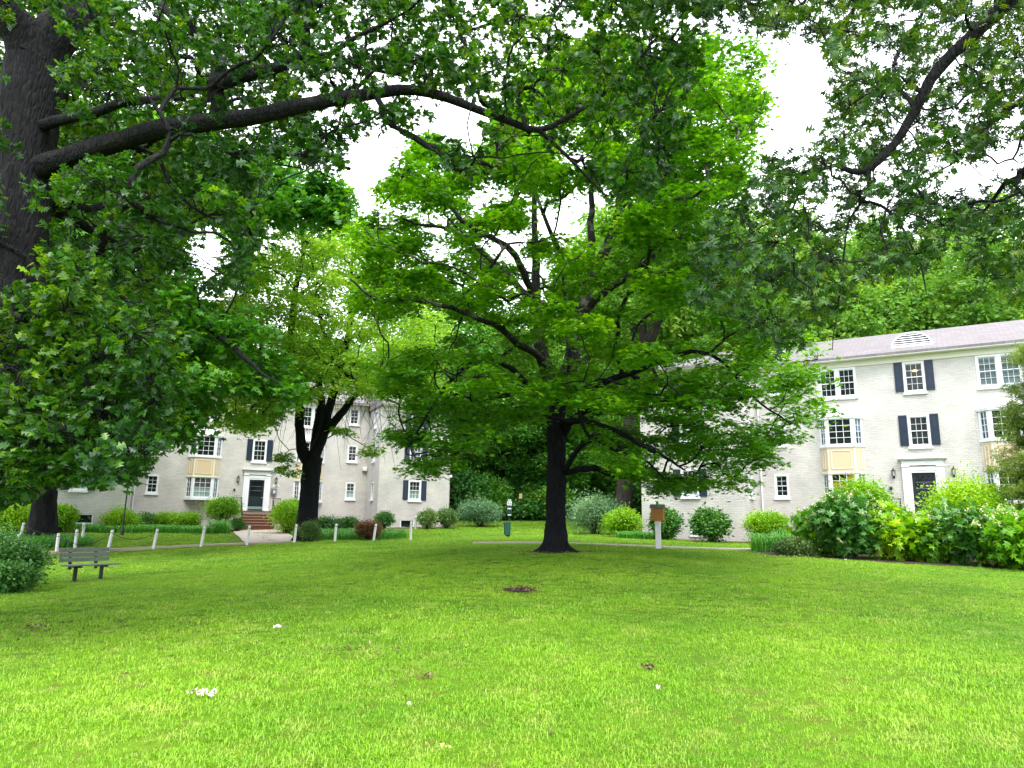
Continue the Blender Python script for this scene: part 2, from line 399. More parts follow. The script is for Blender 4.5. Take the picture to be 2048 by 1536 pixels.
# ---------------------------------------------------------------- foliage generators
T_OAK = None
def _mk_oak(wide, notch):
    V = [(0, 0, 0), (.97, 0, -.05)]
    T = []
    xs = [(.14, .38, .34, .30), (.36, .66, .60, .50), (.60, .90, .92, .38)]
    V += [(.1, .045, 0), (.95, .03, -.04), (.95, -.03, -.04), (.1, -.045, 0)]
    T += [(0, 5, 2), (2, 5, 4), (2, 4, 3), (3, 4, 1)]
    for s_ in (1, -1):
        for (a, b, tx, ty) in xs:
            k = len(V); V += [(a + notch, 0, 0), (b - notch, 0, 0), (tx, s_ * ty * wide, -.10)]
            T += [(k, k + 1, k + 2)] if s_ > 0 else [(k, k + 2, k + 1)]
    return np.array(V, float), np.array(T)
T_OAK = _mk_oak(1.0, -.06)
T_PIN = _mk_oak(1.05, .01)
_mv = [(.12, 0, .02), (-.02, -.10, 0), (.05, -.52, -.06), (.30, -.26, 0), (.70, -.50, -.07), (.60, -.16, 0), (1, 0, -.1), (.60, .16, 0), (.70, .50, -.07), (.30, .26, 0), (.05, .52, -.06), (-.02, .10, 0)]
T_MAPLE = (np.array(_mv, float), np.array([(0, i, i + 1) for i in range(1, 11)] + [(0, 11, 1)]))
T_LEAF = (np.array([(0, 0, 0), (.5, .28, .07), (1, 0, -.04), (.5, -.28, .07)], float), np.array([(0, 2, 1), (0, 3, 2)]))
T_TRI = (np.array([(0, 0, 0), (.45, .33, .1), (1.0, .05, 0), (.5, -.35, .08), (.75, .2, .2)], float), np.array([(0, 3, 2), (0, 2, 1), (1, 2, 4)]))
T_NEEDLE = (np.array([(0, .05, 0), (0, -.05, 0), (1, 0, 0), (.35, .32, .02), (.45, -.32, -.02), (.15, .02, .0), (.2, -.02, 0)], float), np.array([(0, 1, 2), (0, 5, 3), (1, 4, 6)]))

def leaf_arrays(P, Nn, D, size, tmpl):
    V, T = tmpl
    Nn = Nn / (np.linalg.norm(Nn, axis=1, keepdims=True) + 1e-9)
    D = D - Nn * (D * Nn).sum(1, keepdims=True); D /= (np.linalg.norm(D, axis=1, keepdims=True) + 1e-9)
    B = np.cross(Nn, D)
    out = P[:, None, :] + size[:, None, None] * (V[None, :, 0:1] * D[:, None] + V[None, :, 1:2] * B[:, None] + V[None, :, 2:3] * Nn[:, None])
    F = T[None] + (np.arange(len(P)) * len(V))[:, None, None]
    return out.reshape(-1, 3), F.reshape(-1, 3)

def smooth_tint(P, rng, amp=.5, freq=.9):
    """tint 0..1: part varies leaf by leaf, part drifts through the crown like differing shoots"""
    ph = rng.uniform(0, 6.28, 6)
    w = (np.sin(P[:, 0] * freq + ph[0]) + np.sin(P[:, 1] * freq * 1.1 + ph[1]) + np.sin(P[:, 2] * freq * 1.4 + ph[2]) + np.sin(P[:, 0] * 2.3 * freq - P[:, 1] * 1.7 * freq + ph[3])) / 4
    return np.clip(.42 + amp * .5 * w + rng.normal(0, .2, len(P)), 0, 1)

def foliage_mesh(name, clumps, mat, rng, nsub=14, nleaf=10, size=.13, tmpl=T_LEAF, flat=.5, subr=.25, subflat=.5, up=1.0, jit=.55, rosette=False, droop=.3, amp=.6, hollow=.35, mask=None, lines=None):
    C = np.asarray(clumps, float); K = len(C)
    r = C[:, 3]
    d = rng.normal(size=(K, nsub, 3)); d /= np.linalg.norm(d, axis=2, keepdims=True)
    rad = hollow + (1 - hollow) * rng.uniform(size=(K, nsub, 1)) ** .6
    off = d * rad * r[:, None, None]; off[:, :, 2] *= flat
    SP = C[:, None, :3] + off
    Sb = SP.reshape(-1, 3); rr = np.repeat(r, nsub); out = off.reshape(-1, 3)
    CA = np.repeat(C[:, :3], nsub, 0)
    if mask is not None:      # sprays that would hang outside the tree's outline, or in its gaps, were never grown
        pr = project(Sb)[:, :2] + rng.normal(0, 7, (len(Sb), 2)); inside = in_poly(pr, mask[0])
        for (gx, gy, rx, ry) in mask[1]: inside &= ((pr[:, 0] - gx) / rx) ** 2 + ((pr[:, 1] - gy) / ry) ** 2 > 1
        Sb, rr, out, CA = Sb[inside], rr[inside], out[inside], CA[inside]
    for (L, w_, kp) in (lines or []):
        pr = project(Sb); Cc = catmull(np.array(L, float), 10)
        d_ = np.hypot(pr[:, 0, None] - Cc[None, :, 0], pr[:, 1, None] - Cc[None, :, 1]); j = d_.argmin(1)
        kk = ~((d_.min(1) < w_) & (Sb[:, 1] < Cc[j, 2] + .1) & (rng.uniform(size=len(Sb)) > kp)); Sb, rr, out, CA = Sb[kk], rr[kk], out[kk], CA[kk]
    SP = (CA, Sb)
    n = len(Sb)
    if rosette:
        a = rng.uniform(0, 2 * np.pi, (n, nleaf)); el = rng.normal(-.15, .45, (n, nleaf))
        D = np.stack([np.cos(a) * np.cos(el), np.sin(a) * np.cos(el), np.sin(el) - droop * .4], -1)
        D += .5 * (out / (np.linalg.norm(out, axis=1, keepdims=True) + 1e-6))[:, None, :]
        P = Sb[:, None, :] + rng.normal(0, 1, (n, nleaf, 3)) * size * .35
        Nn = np.array([0, 0, up]) + rng.normal(0, jit, (n, nleaf, 3))
    else:
        g = rng.normal(0, 1, (n, nleaf, 3)); g[:, :, 2] *= subflat
        P = Sb[:, None, :] + g * (rr * subr)[:, None, None]
        P[:, :, 2] -= .35 * ((g[:, :, 0] ** 2 + g[:, :, 1] ** 2)) * (rr * subr)[:, None] * .5
        D = g + out[:, None, :] / (rr[:, None, None] + 1e-6) + rng.normal(0, .5, (n, nleaf, 3)); D[:, :, 2] -= droop
        Nn = np.array([0, 0, up]) + rng.normal(0, jit, (n, nleaf, 3)) + .25 * out[:, None, :] / (rr[:, None, None] + 1e-6)
    P = P.reshape(-1, 3); D = D.reshape(-1, 3); Nn = Nn.reshape(-1, 3)
    sz = size * rng.uniform(.65, 1.25, len(P))
    V, F = leaf_arrays(P, Nn, D, sz, tmpl)
    tl = smooth_tint(P, rng, amp)
    me = np_mesh(name, V, F, mat, np.repeat(tl, len(tmpl[0])))
    return me, SP

def seg_twigs(A, B, ra, rb, rng, sag=.12):
    """many thin 3-sided twigs with one bend, as arrays"""
    A = A.reshape(-1, 3); B = B.reshape(-1, 3); n = len(A)
    L = np.linalg.norm(B - A, axis=1, keepdims=True)
    Mi = (A + B) / 2 + rng.normal(0, .08, (n, 3)) * L; Mi[:, 2:3] += sag * L
    D = (B - A) / (L + 1e-9); X = np.cross(D, [.3, .2, .93]); X /= (np.linalg.norm(X, axis=1, keepdims=True) + 1e-9); Y = np.cross(D, X)
    rings = []
    for P, r in ((A, ra), (Mi, (ra + rb) / 2), (B, rb)):
        for k in range(3):
            a = 2.094 * k; rings.append(P + r * (math.cos(a) * X + math.sin(a) * Y))
    V = np.stack(rings, 1)
    q = np.array([(0, 1, 4, 3), (1, 2, 5, 4), (2, 0, 3, 5), (3, 4, 7, 6), (4, 5, 8, 7), (5, 3, 6, 8)])
    F = q[None] + (np.arange(n) * 9)[:, None, None]
    return V.reshape(-1, 3), F.reshape(-1, 4)

def catmull(P, step=.3):
    P = np.asarray(P, float)
    if len(P) < 3:
        n = max(2, int(np.linalg.norm(P[1] - P[0]) / step) + 1)
        t = np.linspace(0, 1, n)[:, None]; return P[0] * (1 - t) + P[1] * t
    E_ = np.vstack([2 * P[0] - P[1], P, 2 * P[-1] - P[-2]]); out = []
    for i in range(1, len(E_) - 2):
        a, b, c, d = E_[i - 1], E_[i], E_[i + 1], E_[i + 2]
        n = max(2, int(np.linalg.norm((c - b)[:3]) / step) + 1)
        for t in np.linspace(0, 1, n, endpoint=False):
            out.append(.5 * ((2 * b) + (-a + c) * t + (2 * a - 5 * b + 4 * c - d) * t * t + (-a + 3 * b - 3 * c + d) * t ** 3))
    out.append(P[-1]); return np.array(out)

class Skel:
    def __init__(s, rng): s.p = []; s.par = []; s.r = []; s.ch = []; s.rng = rng; s.w = None; s.man = 0
    def chain(s, pts, radii=None, wob=.03, step=.3):
        """pts (n,3); starts from the nearest existing node when there is one"""
        Q = np.asarray(pts, float)
        if radii is not None:
            C = catmull(np.hstack([Q, np.asarray(radii, float)[:, None]]), step); R = C[:, 3]; C = C[:, :3]
        else: C = catmull(Q, step); R = None
        if wob:
            n = len(C); w = s.rng.normal(0, wob, (n, 3)); w[0] = 0
            w = (w + np.roll(w, 1, 0) + np.roll(w, -1, 0)) / 1.7; w[0] = 0; C = C + w
        par = -1
        if s.p:
            A = np.array(s.p); par = int(np.argmin(((A - C[0]) ** 2).sum(1)))
            if ((A[par] - C[0]) ** 2).sum() > 1e-8:
                pass
        idx = [par] if par >= 0 else []
        for i, c in enumerate(C):
            if i == 0 and par >= 0 and ((np.array(s.p[par]) - c) ** 2).sum() < .02: continue
            s.p.append(tuple(c)); s.par.append(idx[-1] if idx else -1); s.r.append(R[i] if R is not None else None); idx.append(len(s.p) - 1)
        s.ch.append(idx); return idx
    def grow(s, targets, arch=.12, root=None, step=.35, pen=.6, wob=.03):
        T = np.asarray(targets, float)[:, :3]
        root = np.array(root if root is not None else s.p[0])
        order = np.argsort(np.linalg.norm(T - root, axis=1)); tips = []
        for k in order:
            t = T[k]; A = np.array(s.p)
            d = np.linalg.norm(A - t, axis=1); rt = np.linalg.norm(A - root, axis=1); tr = np.linalg.norm(t - root)
            cost = d + pen * np.maximum(0, rt - tr + .2 * d) + .25 * np.maximum(0, A[:, 2] - t[2])
            j = int(np.argmin(cost)); a = A[j]; L = d[j]
            if L < .15: tips.append(j); continue
            pj = s.par[j]; pd = (a - np.array(s.p[pj])) if pj >= 0 else np.array([0, 0, 1.]); pd = pd / (np.linalg.norm(pd) + 1e-9)
            c1 = a + (t - a) * .33 + pd * L * .14 + np.array([0, 0, arch * L * .8]); c2 = a + (t - a) * .7 + np.array([0, 0, arch * L]) + s.rng.normal(0, .06 * L, 3)
            C = catmull([a, c1, c2, t], step)
            idx = [j]
            for c in C[1:]:
                s.p.append(tuple(c + s.rng.normal(0, wob, 3))); s.par.append(idx[-1]); s.r.append(None); idx.append(len(s.p) - 1)
            s.ch.append(idx); tips.append(idx[-1])
        s.tips = tips
        return tips
    def mesh(s, name, mat, rtip=.012, ex=.5, mat2=None, zsplit=None, extra=None, rmax=.3, flare=None):
        n = len(s.p); w = np.zeros(n)
        for t in getattr(s, 'tips', []):
            j = t
            while j >= 0: w[j] += 1; j = s.par[j]
        A = np.array(s.p); Vs = []; Fs = []; b = 0; mi = []
        rad = np.array([s.r[i] if s.r[i] is not None else min(rmax, rtip * max(w[i], 1) ** ex) for i in range(n)])
        for i in range(n):   # no branch thicker than what it springs from
            if s.par[i] >= 0: rad[i] = min(rad[i], rad[s.par[i]])
        for c in s.ch:
            if len(c) < 2: continue
            P = A[c]; R = rad[c].copy(); R[0] = min(R[0], R[1] * 1.35) if s.par[c[1]] == c[0] and c[0] != 0 else R[0]
            if s.r[c[-1]] is None: R[-1] *= .5
            mxr = R.max(); ns = 24 if mxr > .3 else 14 if mxr > .12 else 8 if mxr > .04 else 5 if mxr > .015 else 3
            V, F = tube_np(P, R, ns)
            if mxr > .12:   # bark ridges and swellings on the real surface
                cc = np.repeat(P, ns, 0); o = V - cc; ang = np.tile(np.arange(ns), len(P)); zz = np.repeat(np.arange(len(P)), ns)
                f = 1 + .05 * np.sin(ang * 2.1 + zz * .35) + .035 * np.sin(ang * 3.7 - zz * .6) + s.rng.normal(0, .022, len(V)) 
                if flare and c[0] == 0:
                    h = cc[:, 2] - P[0][2]; th = ang / ns * 2 * np.pi
                    f = f + flare * (np.exp(-h / .35) * .45 + 2.2 * np.exp(-np.maximum(h - .1, 0) / .13) * np.abs(np.sin(th * 2.5 + .6)) ** 2)
                V = cc + o * f[:, None]
            Vs.append(V); Fs.append(F + b); b += len(V)
            mi.append(np.full(len(F), 1 if (zsplit is not None and P[:, 2].mean() > zsplit) else 0))
        for e in (extra or []):
            Vs.append(e[0]); Fs.append(e[1] + b); b += len(e[0]); mi.append(np.full(len(e[1]), 1 if mat2 else 0))
        me = np_mesh(name, np.vstack(Vs), np.vstack(Fs), mat, smooth=True)
        if mat2: me.materials.append(mat2); me.polygons.foreach_set('material_index', np.concatenate(mi).astype(np.int32))
        return me

def poisson(cands, r, limit=100000, existing=None):
    keep = []; 
    arr = np.zeros((0, 3))
    for c in cands:
        if len(arr) and ((arr - c) ** 2).sum(1).min() < r * r: continue
        arr = np.vstack([arr, c]); keep.append(c)
        if len(keep) >= limit: break
    return arr

# ---------------------------------------------------------------- ground
def mat_ground():
    mt, t, p = newmat('lawn_ground')
    g = t.nodes.new('ShaderNodeNewGeometry')
    def nz(s, d=5):
        q = t.nodes.new('ShaderNodeTexNoise'); q.inputs['Scale'].default_value = s; q.inputs['Detail'].default_value = d; t.links.new(g.outputs['Position'], q.inputs['Vector']); return q
    n1 = nz(.45); n2 = nz(6); n3 = nz(45, 3)
    c1 = t.nodes.new('ShaderNodeValToRGB'); e = c1.color_ramp.elements
    e[0].position = .3; e[0].color = (.05, .13, .006, 1); e[1].position = .72; e[1].color = (.11, .20, .010, 1)
    t.links.new(n1.outputs['Fac'], c1.inputs['Fac'])
    mm = t.nodes.new('ShaderNodeMix'); mm.data_type = 'RGBA'; mm.inputs['B'].default_value = (.10, .085, .02, 1)
    c2 = t.nodes.new('ShaderNodeValToRGB'); c2.color_ramp.elements[0].position = .5; c2.color_ramp.elements[1].position = .8
    t.links.new(n2.outputs['Fac'], c2.inputs['Fac']); t.links.new(c2.outputs['Color'], mm.inputs['Factor']); t.links.new(c1.outputs['Color'], mm.inputs['A'])
    t.links.new(mm.outputs['Result'], p.inputs['Base Color']); p.inputs['Roughness'].default_value = .9; p.inputs['Specular IOR Level'].default_value = .1
    b = t.nodes.new('ShaderNodeBump'); b.inputs['Strength'].default_value = 1; b.inputs['Distance'].default_value = .03
    t.links.new(n3.outputs['Fac'], b.inputs['Height']); t.links.new(b.outputs['Normal'], p.inputs['Normal'])
    return mt
M['ground'] = mat_ground()
def grid_mesh(name, xs, ys, mat, dz=0.0):
    X, Y = np.meshgrid(xs, ys); Z = gzv(X, Y).reshape(X.shape) + dz
    V = np.stack([X, Y, Z], -1).reshape(-1, 3); nx, ny = len(xs), len(ys)
    i = np.arange(ny - 1)[:, None] * nx + np.arange(nx - 1)[None]
    F = np.stack([i, i + 1, i + nx + 1, i + nx], -1).reshape(-1, 4)
    return np_mesh(name, V, F, mat, smooth=True)
xs = np.concatenate([[-700, -300, -150, -100], np.arange(-75, 75.1, .75), [100, 150, 300, 700]])
ys = np.concatenate([[-400, -100, -40], np.arange(-18, 70, .6), np.arange(70, 136, 2), [200, 400, 900]])
g = link_mesh('ground', grid_mesh('ground', xs, ys, M['ground'])); g['kind'] = 'structure'

def ground_patch(name, outline, mat, dz, n=24):
    """sheet lying on the ground inside a closed outline (x,y)"""
    O = np.array(outline, float); c = O.mean(0)
    rings = [1.0, .75, .5, .25]; V = []; F = []
    P = catmull(np.vstack([np.hstack([O, np.zeros((len(O), 1))]), [[O[0][0], O[0][1], 0]]]), .4)[:-1, :2]
    m_ = len(P)
    for r_ in rings:
        for p_ in P: V.append(c + (p_ - c) * r_)
    V.append(c); V = np.array(V); z = gzv(V[:, 0], V[:, 1]) + dz
    for i in range(len(rings) - 1):
        for k in range(m_): F.append((i * m_ + k, i * m_ + (k + 1) % m_, (i + 1) * m_ + (k + 1) % m_, (i + 1) * m_ + k))
    k0 = (len(rings) - 1) * m_
    for k in range(m_): F.append((k0 + k, k0 + (k + 1) % m_, len(V) - 1))
    me = bpy.data.meshes.new(name); me.from_pydata([(float(a[0]), float(a[1]), float(b)) for a, b in zip(V, z)], [], F); me.materials.append(mat)
    o = link_mesh(name, me); o['kind'] = 'structure'; return o
def ribbon(name, pts, width, mat, dz, thick=.05):
    P = catmull(np.array([(x, y, 0) for x, y in pts], float), .5)
    D = np.gradient(P, axis=0); D /= np.linalg.norm(D, axis=1, keepdims=True); Nn = np.stack([-D[:, 1], D[:, 0], D[:, 2]], 1)
    L = P + Nn * width / 2; R = P - Nn * width / 2
    m_ = MB(); zl = gzv(L[:, 0], L[:, 1]); zr = gzv(R[:, 0], R[:, 1]); zz = np.maximum(zl, zr) + dz
    for i in range(len(P) - 1):
        a, b_, c, d = (L[i][0], L[i][1], zz[i]), (R[i][0], R[i][1], zz[i]), (R[i + 1][0], R[i + 1][1], zz[i + 1]), (L[i + 1][0], L[i + 1][1], zz[i + 1])
        lo = lambda p: (p[0], p[1], p[2] - thick - .25)
        m_.add([a, b_, c, d, lo(a), lo(b_), lo(c), lo(d)], [(0, 1, 2, 3), (1, 5, 6, 2), (0, 3, 7, 4)])
    o = m_.build(name, mat=mat); o['kind'] = 'structure'; return o

EXCL = []   # (x,y,r) discs without lawn grass
def path_excl(pts, r):
    P = catmull(np.array([(x, y, 0) for x, y in pts], float), .35)
    for q in P: EXCL.append((q[0], q[1], r))

pl = [tuple(gat(px, Y)[:2]) for px, Y in ((-160, 28.5), (-20, 30), (110, 31.6), (212, 33.2), (303, 34.3), (400, 35.2), (492, 36.2), (590, 37.2))]
ribbon('path', pl, 1.3, M['sidewalk'], .025); path_excl(pl, .72)
pr_ = [tuple(gat(px, Y)[:2]) for px, Y in ((958, 30.2), (1140, 27.6), (1300, 27.4), (1440, 27.6), (1530, 27.9), (1700, 29.5), (1850, 32))]
ribbon('path', pr_, .8, M['concrete'], .05); path_excl(pr_, .45)

# ---------------------------------------------------------------- apartment buildings
def frame_fn(O, U, N):
    O = Vector(O); U = Vector(U); N = Vector(N); Z = Vector((0, 0, 1))
    return lambda a, c, z: tuple(O + U * a + N * c + Z * z)      # a along wall, c outward, z up
def wall_holes(mb, fr, a0, a1, z0, z1, holes, rev=.14, mat=None):
    As = sorted({a0, a1, *[h[0] for h in holes], *[h[1] for h in holes]}); Zs = sorted({z0, z1, *[h[2] for h in holes], *[h[3] for h in holes]})
    for i in range(len(As) - 1):
        for j in range(len(Zs) - 1):
            ca = (As[i] + As[i + 1]) / 2; cz = (Zs[j] + Zs[j + 1]) / 2
            if any(h[0] < ca < h[1] and h[2] < cz < h[3] for h in holes): continue
            mb.add([fr(As[i], 0, Zs[j]), fr(As[i + 1], 0, Zs[j]), fr(As[i + 1], 0, Zs[j + 1]), fr(As[i], 0, Zs[j + 1])], [(0, 1, 2, 3)], mat)
    for (b0, b1, y0, y1) in holes:
        for q in ([(b0, 0, y0), (b0, 0, y1), (b0, -rev, y1), (b0, -rev, y0)], [(b1, 0, y0), (b1, -rev, y0), (b1, -rev, y1), (b1, 0, y1)],
                  [(b0, 0, y1), (b1, 0, y1), (b1, -rev, y1), (b0, -rev, y1)], [(b0, 0, y0), (b0, -rev, y0), (b1, -rev, y0), (b1, 0, y0)]):
            mb.add([fr(a, c, z) for a, c, z in q], [(0, 1, 2, 3)], mat)
def sash_window(root, fr, a0, a1, z0, z1, cols=3, rows=2, glass='glass', glass2=None, cas=.09, sill=True, out=.0, casmat='white', label=None):
    """double-hung window: casing, two sashes with glazing bars, panes, sill"""
    mb = MB(); c0, c1 = -.10 + out, .02 + out
    mb.box(a0, a0 + cas, c0, c1, z0 + cas, z1 - cas, fr=fr); mb.box(a1 - cas, a1, c0, c1, z0 + cas, z1 - cas, fr=fr)
    mb.box(a0, a1, c0, c1, z1 - cas, z1, fr=fr); mb.box(a0, a1, c0, c1, z0, z0 + cas, fr=fr)
    w = mb.build('window', root, M[casmat], label)
    ia0, ia1, iz0, iz1 = a0 + cas, a1 - cas, z0 + cas, z1 - cas
    zm = (iz0 + iz1) / 2; s_ = .038; b = .016
    for (s0, s1, cc, gl, nm) in ((zm - .015, iz1, -.035, glass, 'sash'), (iz0, zm + .018, -.075, glass2 or glass, 'sash')):
        cc += out; q = MB()
        q.box(ia0, ia0 + s_, cc - .03, cc, s0 + s_, s1 - s_, fr=fr); q.box(ia1 - s_, ia1, cc - .03, cc, s0 + s_, s1 - s_, fr=fr)
        q.box(ia0, ia1, cc - .03, cc, s1 - s_, s1, fr=fr); q.box(ia0, ia1, cc - .03, cc, s0, s0 + s_, fr=fr)
        for k in range(1, cols):
            a = ia0 + s_ + (ia1 - ia0 - 2 * s_) * k / cols; q.box(a - b / 2, a + b / 2, cc - .018, cc - .004, s0 + s_, s1 - s_, fr=fr)
        for k in range(1, rows):
            z = s0 + (s1 - s0) * k / rows; q.box(ia0 + s_, ia1 - s_, cc - .02, cc - .006, z - b / 2, z + b / 2, fr=fr)
        q.build(nm, w, M['white'])
        g_ = MB(); g_.box(ia0 + .005, ia1 - .005, cc - .05, cc - .024, s0 + .005, s1 - .005, fr=fr); g_.build('pane', w, M[gl])
    if sill:
        q = MB(); q.box(a0 - .05, a1 + .05, -.02 + out, .09 + out, z0 - .11, z0 - .003, fr=fr); q.build('sill', w, M[casmat])
    return w
def fixed_grid(root, fr, a0, a1, z0, z1, cols, rows, glass, glass2=None, name='window'):
    q = MB(); s_ = .05
    q.box(a0, a0 + s_, -.05, .0, z0 + s_, z1 - s_, fr=fr); q.box(a1 - s_, a1, -.05, .0, z0 + s_, z1 - s_, fr=fr)
    q.box(a0, a1, -.05, .0, z1 - s_, z1, fr=fr); q.box(a0, a1, -.05, .0, z0, z0 + s_, fr=fr)
    for k in range(1, cols):
        a = a0 + s_ + (a1 - a0 - 2 * s_) * k / cols; q.box(a - .012, a + .012, -.045, -.01, z0 + s_, z1 - s_, fr=fr)
    for k in range(1, rows):
        z = z0 + s_ + (z1 - z0 - 2 * s_) * k / rows; q.box(a0 + s_, a1 - s_, -.047, -.012, z - .012, z + .012, fr=fr)
    w = q.build(name, root, M['white'])
    zs = z0 + (z1 - z0) * .5
    g_ = MB()
    if glass2:
        g_.box(a0 + .01, a1 - .01, -.08, -.052, zs, z1 - .01, M[glass], fr=fr); g_.box(a0 + .01, a1 - .01, -.08, -.052, z0 + .01, zs - .002, M[glass2], fr=fr)
    else: g_.box(a0 + .01, a1 - .01, -.08, -.052, z0 + .01, z1 - .01, M[glass], fr=fr)
    g_.build('pane', w); return w
def shutter(root, fr, a0, a1, z0, z1):
    q = MB(); q.box(a0, a1, .003, .035, z0, z1, fr=fr); s_ = .055
    q.box(a0, a0 + s_, .035, .055, z0, z1, fr=fr); q.box(a1 - s_, a1, .035, .055, z0, z1, fr=fr)
    zm = (z0 + z1) / 2
    for (u, v) in ((z0, z0 + .08), (zm - .04, zm + .04), (z1 - .08, z1)): q.box(a0 + s_, a1 - s_, .035, .053, u, v, fr=fr)
    for (u, v) in ((z0 + .12, zm - .08), (zm + .08, z1 - .12)): q.box(a0 + s_ + .03, a1 - s_ - .03, .035, .048, u, v, fr=fr)
    return q.build('shutter', root, M['navy'])
def bay(root, base, dc, zoff, g_lo, g_lo2, g_up, flower=False):
    """two-storey bay: lower windows, beige panels, upper windows, hipped metal roof"""
    x0, x1, D, ch = dc - 1.04, dc + 1.04, .48, .40     # width on wall, depth, chamfer along the wall
    z_b, z_l0, z_l1, z_p1, z_u0, z_u1, z_r = [v + zoff for v in (3.0, 3.12, 4.46, 5.80, 5.92, 7.26, 7.80)]
    q = MB()
    def slab(z0, z1, e, mat):
        o = [(x0 - e, -.003, z0), (x1 + e, -.003, z0), (x1 - ch + e * .6, -D - e, z0), (x0 + ch - e * .6, -D - e, z0)]
        q.prism([(a, b_, c) for a, b_, c in o][::-1], None, (0, 0, z1 - z0), mat)
    slab(z_b - .06, z_l0, .05, M['white']); slab(z_l1, z_l1 + .08, .04, M['cream']); slab(z_p1, z_u0, .05, M['white']); slab(z_u1, z_u1 + .10, .07, M['white'])
    slab(z_l1 + .08, z_p1, -.012, M['cream'])
    for x in (x0 + .75, x1 - .75):   # brackets under
        q.box(x - .04, x + .04, -.35, -.003, z_b - .30, z_b - .062, M['cream'])
    bw = q.build('bay_window', root)
    # faces: left side, front, right side
    L = math.hypot(ch, D)
    faces = [(frame_fn((x0, 0, 0), (ch / L, -D / L, 0), (-D / L, -ch / L, 0)), L, 2), (frame_fn((x0 + ch, -D, 0), (1, 0, 0), (0, -1, 0)), x1 - x0 - 2 * ch, 4), (frame_fn((x1 - ch, -D, 0), (ch / L, D / L, 0), (D / L, -ch / L, 0)), L, 2)]
    pst = MB()
    for (fr, W_, cols) in faces:
        for (z0, z1) in ((z_l0, z_l1), (z_u0, z_u1)):
            pst.box(0.0, .09, -.09, -.004, z0, z1, fr=fr); pst.box(W_ - .09, W_, -.09, -.004, z0, z1, fr=fr)
        # panels with mouldings
        pz0, pz1 = z_l1 + .16, z_p1 - .08
    pst.build('mullion', bw, M['white'])
    pn = MB(); ml = MB()
    for (fr, W_, cols) in faces:
        m0 = .07; pz0, pz1 = z_l1 + .14, z_p1 - .07
        pn.box(m0, W_ - m0, -.01, .003, pz0, pz1, fr=fr)
        i0 = m0 + .09 if W_ > 1 else m0 + .13; iz0, iz1 = pz0 + .1, pz1 - .1
        for (a, b_, u, v) in ((i0, i0 + .035, iz0, iz1), (W_ - i0 - .035, W_ - i0, iz0, iz1), (i0 + .035, W_ - i0 - .035, iz1 - .035, iz1), (i0 + .035, W_ - i0 - .035, iz0, iz0 + .035)):
            ml.box(a, b_, .003, .025, u, v, fr=fr)
    pn.build('panel', bw, M['beige']); ml.build('moulding', bw, M['cream'])
    for k, (fr, W_, cols) in enumerate(faces):
        for lvl, (z0, z1) in enumerate(((z_l0, z_l1), (z_u0, z_u1))):
            a0, a1 = .09, W_ - .09
            if k == 1: wd = fixed_grid(bw, fr, a0, a1, z0, z1, 3 if lvl == 0 else 3, 4, g_lo if lvl == 0 else g_up, g_lo2 if lvl == 0 else None, 'centre_sash')
            else:
                wd = fixed_grid(bw, fr, a0, a1, z0, z1, 2, 4, 'glass_blue', None, 'side_sash')
    for o in list(bw.children):       # keep to three levels: panes join the sash objects
        for c in list(o.children):
            c.parent = bw
    rf = MB(); e = .10; zz = z_u1 + .10
    A = [(x0 - e, -.003, zz), (x0 + ch - e * .5, -D - e, zz), (x1 - ch + e * .5, -D - e, zz), (x1 + e, -.003, zz), (x0 + .42, -.003, z_r), (x1 - .42, -.003, z_r), (x0 + .62, -.16, z_r - .03), (x1 - .62, -.16, z_r - .03)]
    rf.add(A, [(0, 1, 6, 4), (1, 2, 7, 6), (2, 3, 5, 7), (4, 6, 7, 5), (0, 3, 2, 1), (0, 4, 5, 3)])
    for (p, r_) in ((A[1], A[6]), (A[2], A[7])): rf.tube([p, r_], .018, 5)
    for t_ in (.33, .66):
        a = Vector(A[1]).lerp(Vector(A[2]), t_); b_ = Vector(A[6]).lerp(Vector(A[7]), t_); rf.tube([tuple(a), tuple(b_)], .012, 4)
    rf.build('bay_roof', bw, M['metalroof'])
def text_mesh(s, size, ext=.004):
    c = bpy.data.curves.new('number', 'FONT'); c.body = s; c.size = size; c.extrude = ext; c.align_x = 'CENTER'; c.align_y = 'CENTER'
    o = bpy.data.objects.new('number', c); COL.objects.link(o)
    dg = bpy.context.evaluated_depsgraph_get(); me = bpy.data.meshes.new_from_object(o.evaluated_get(dg))
    bpy.data.objects.remove(o); return me
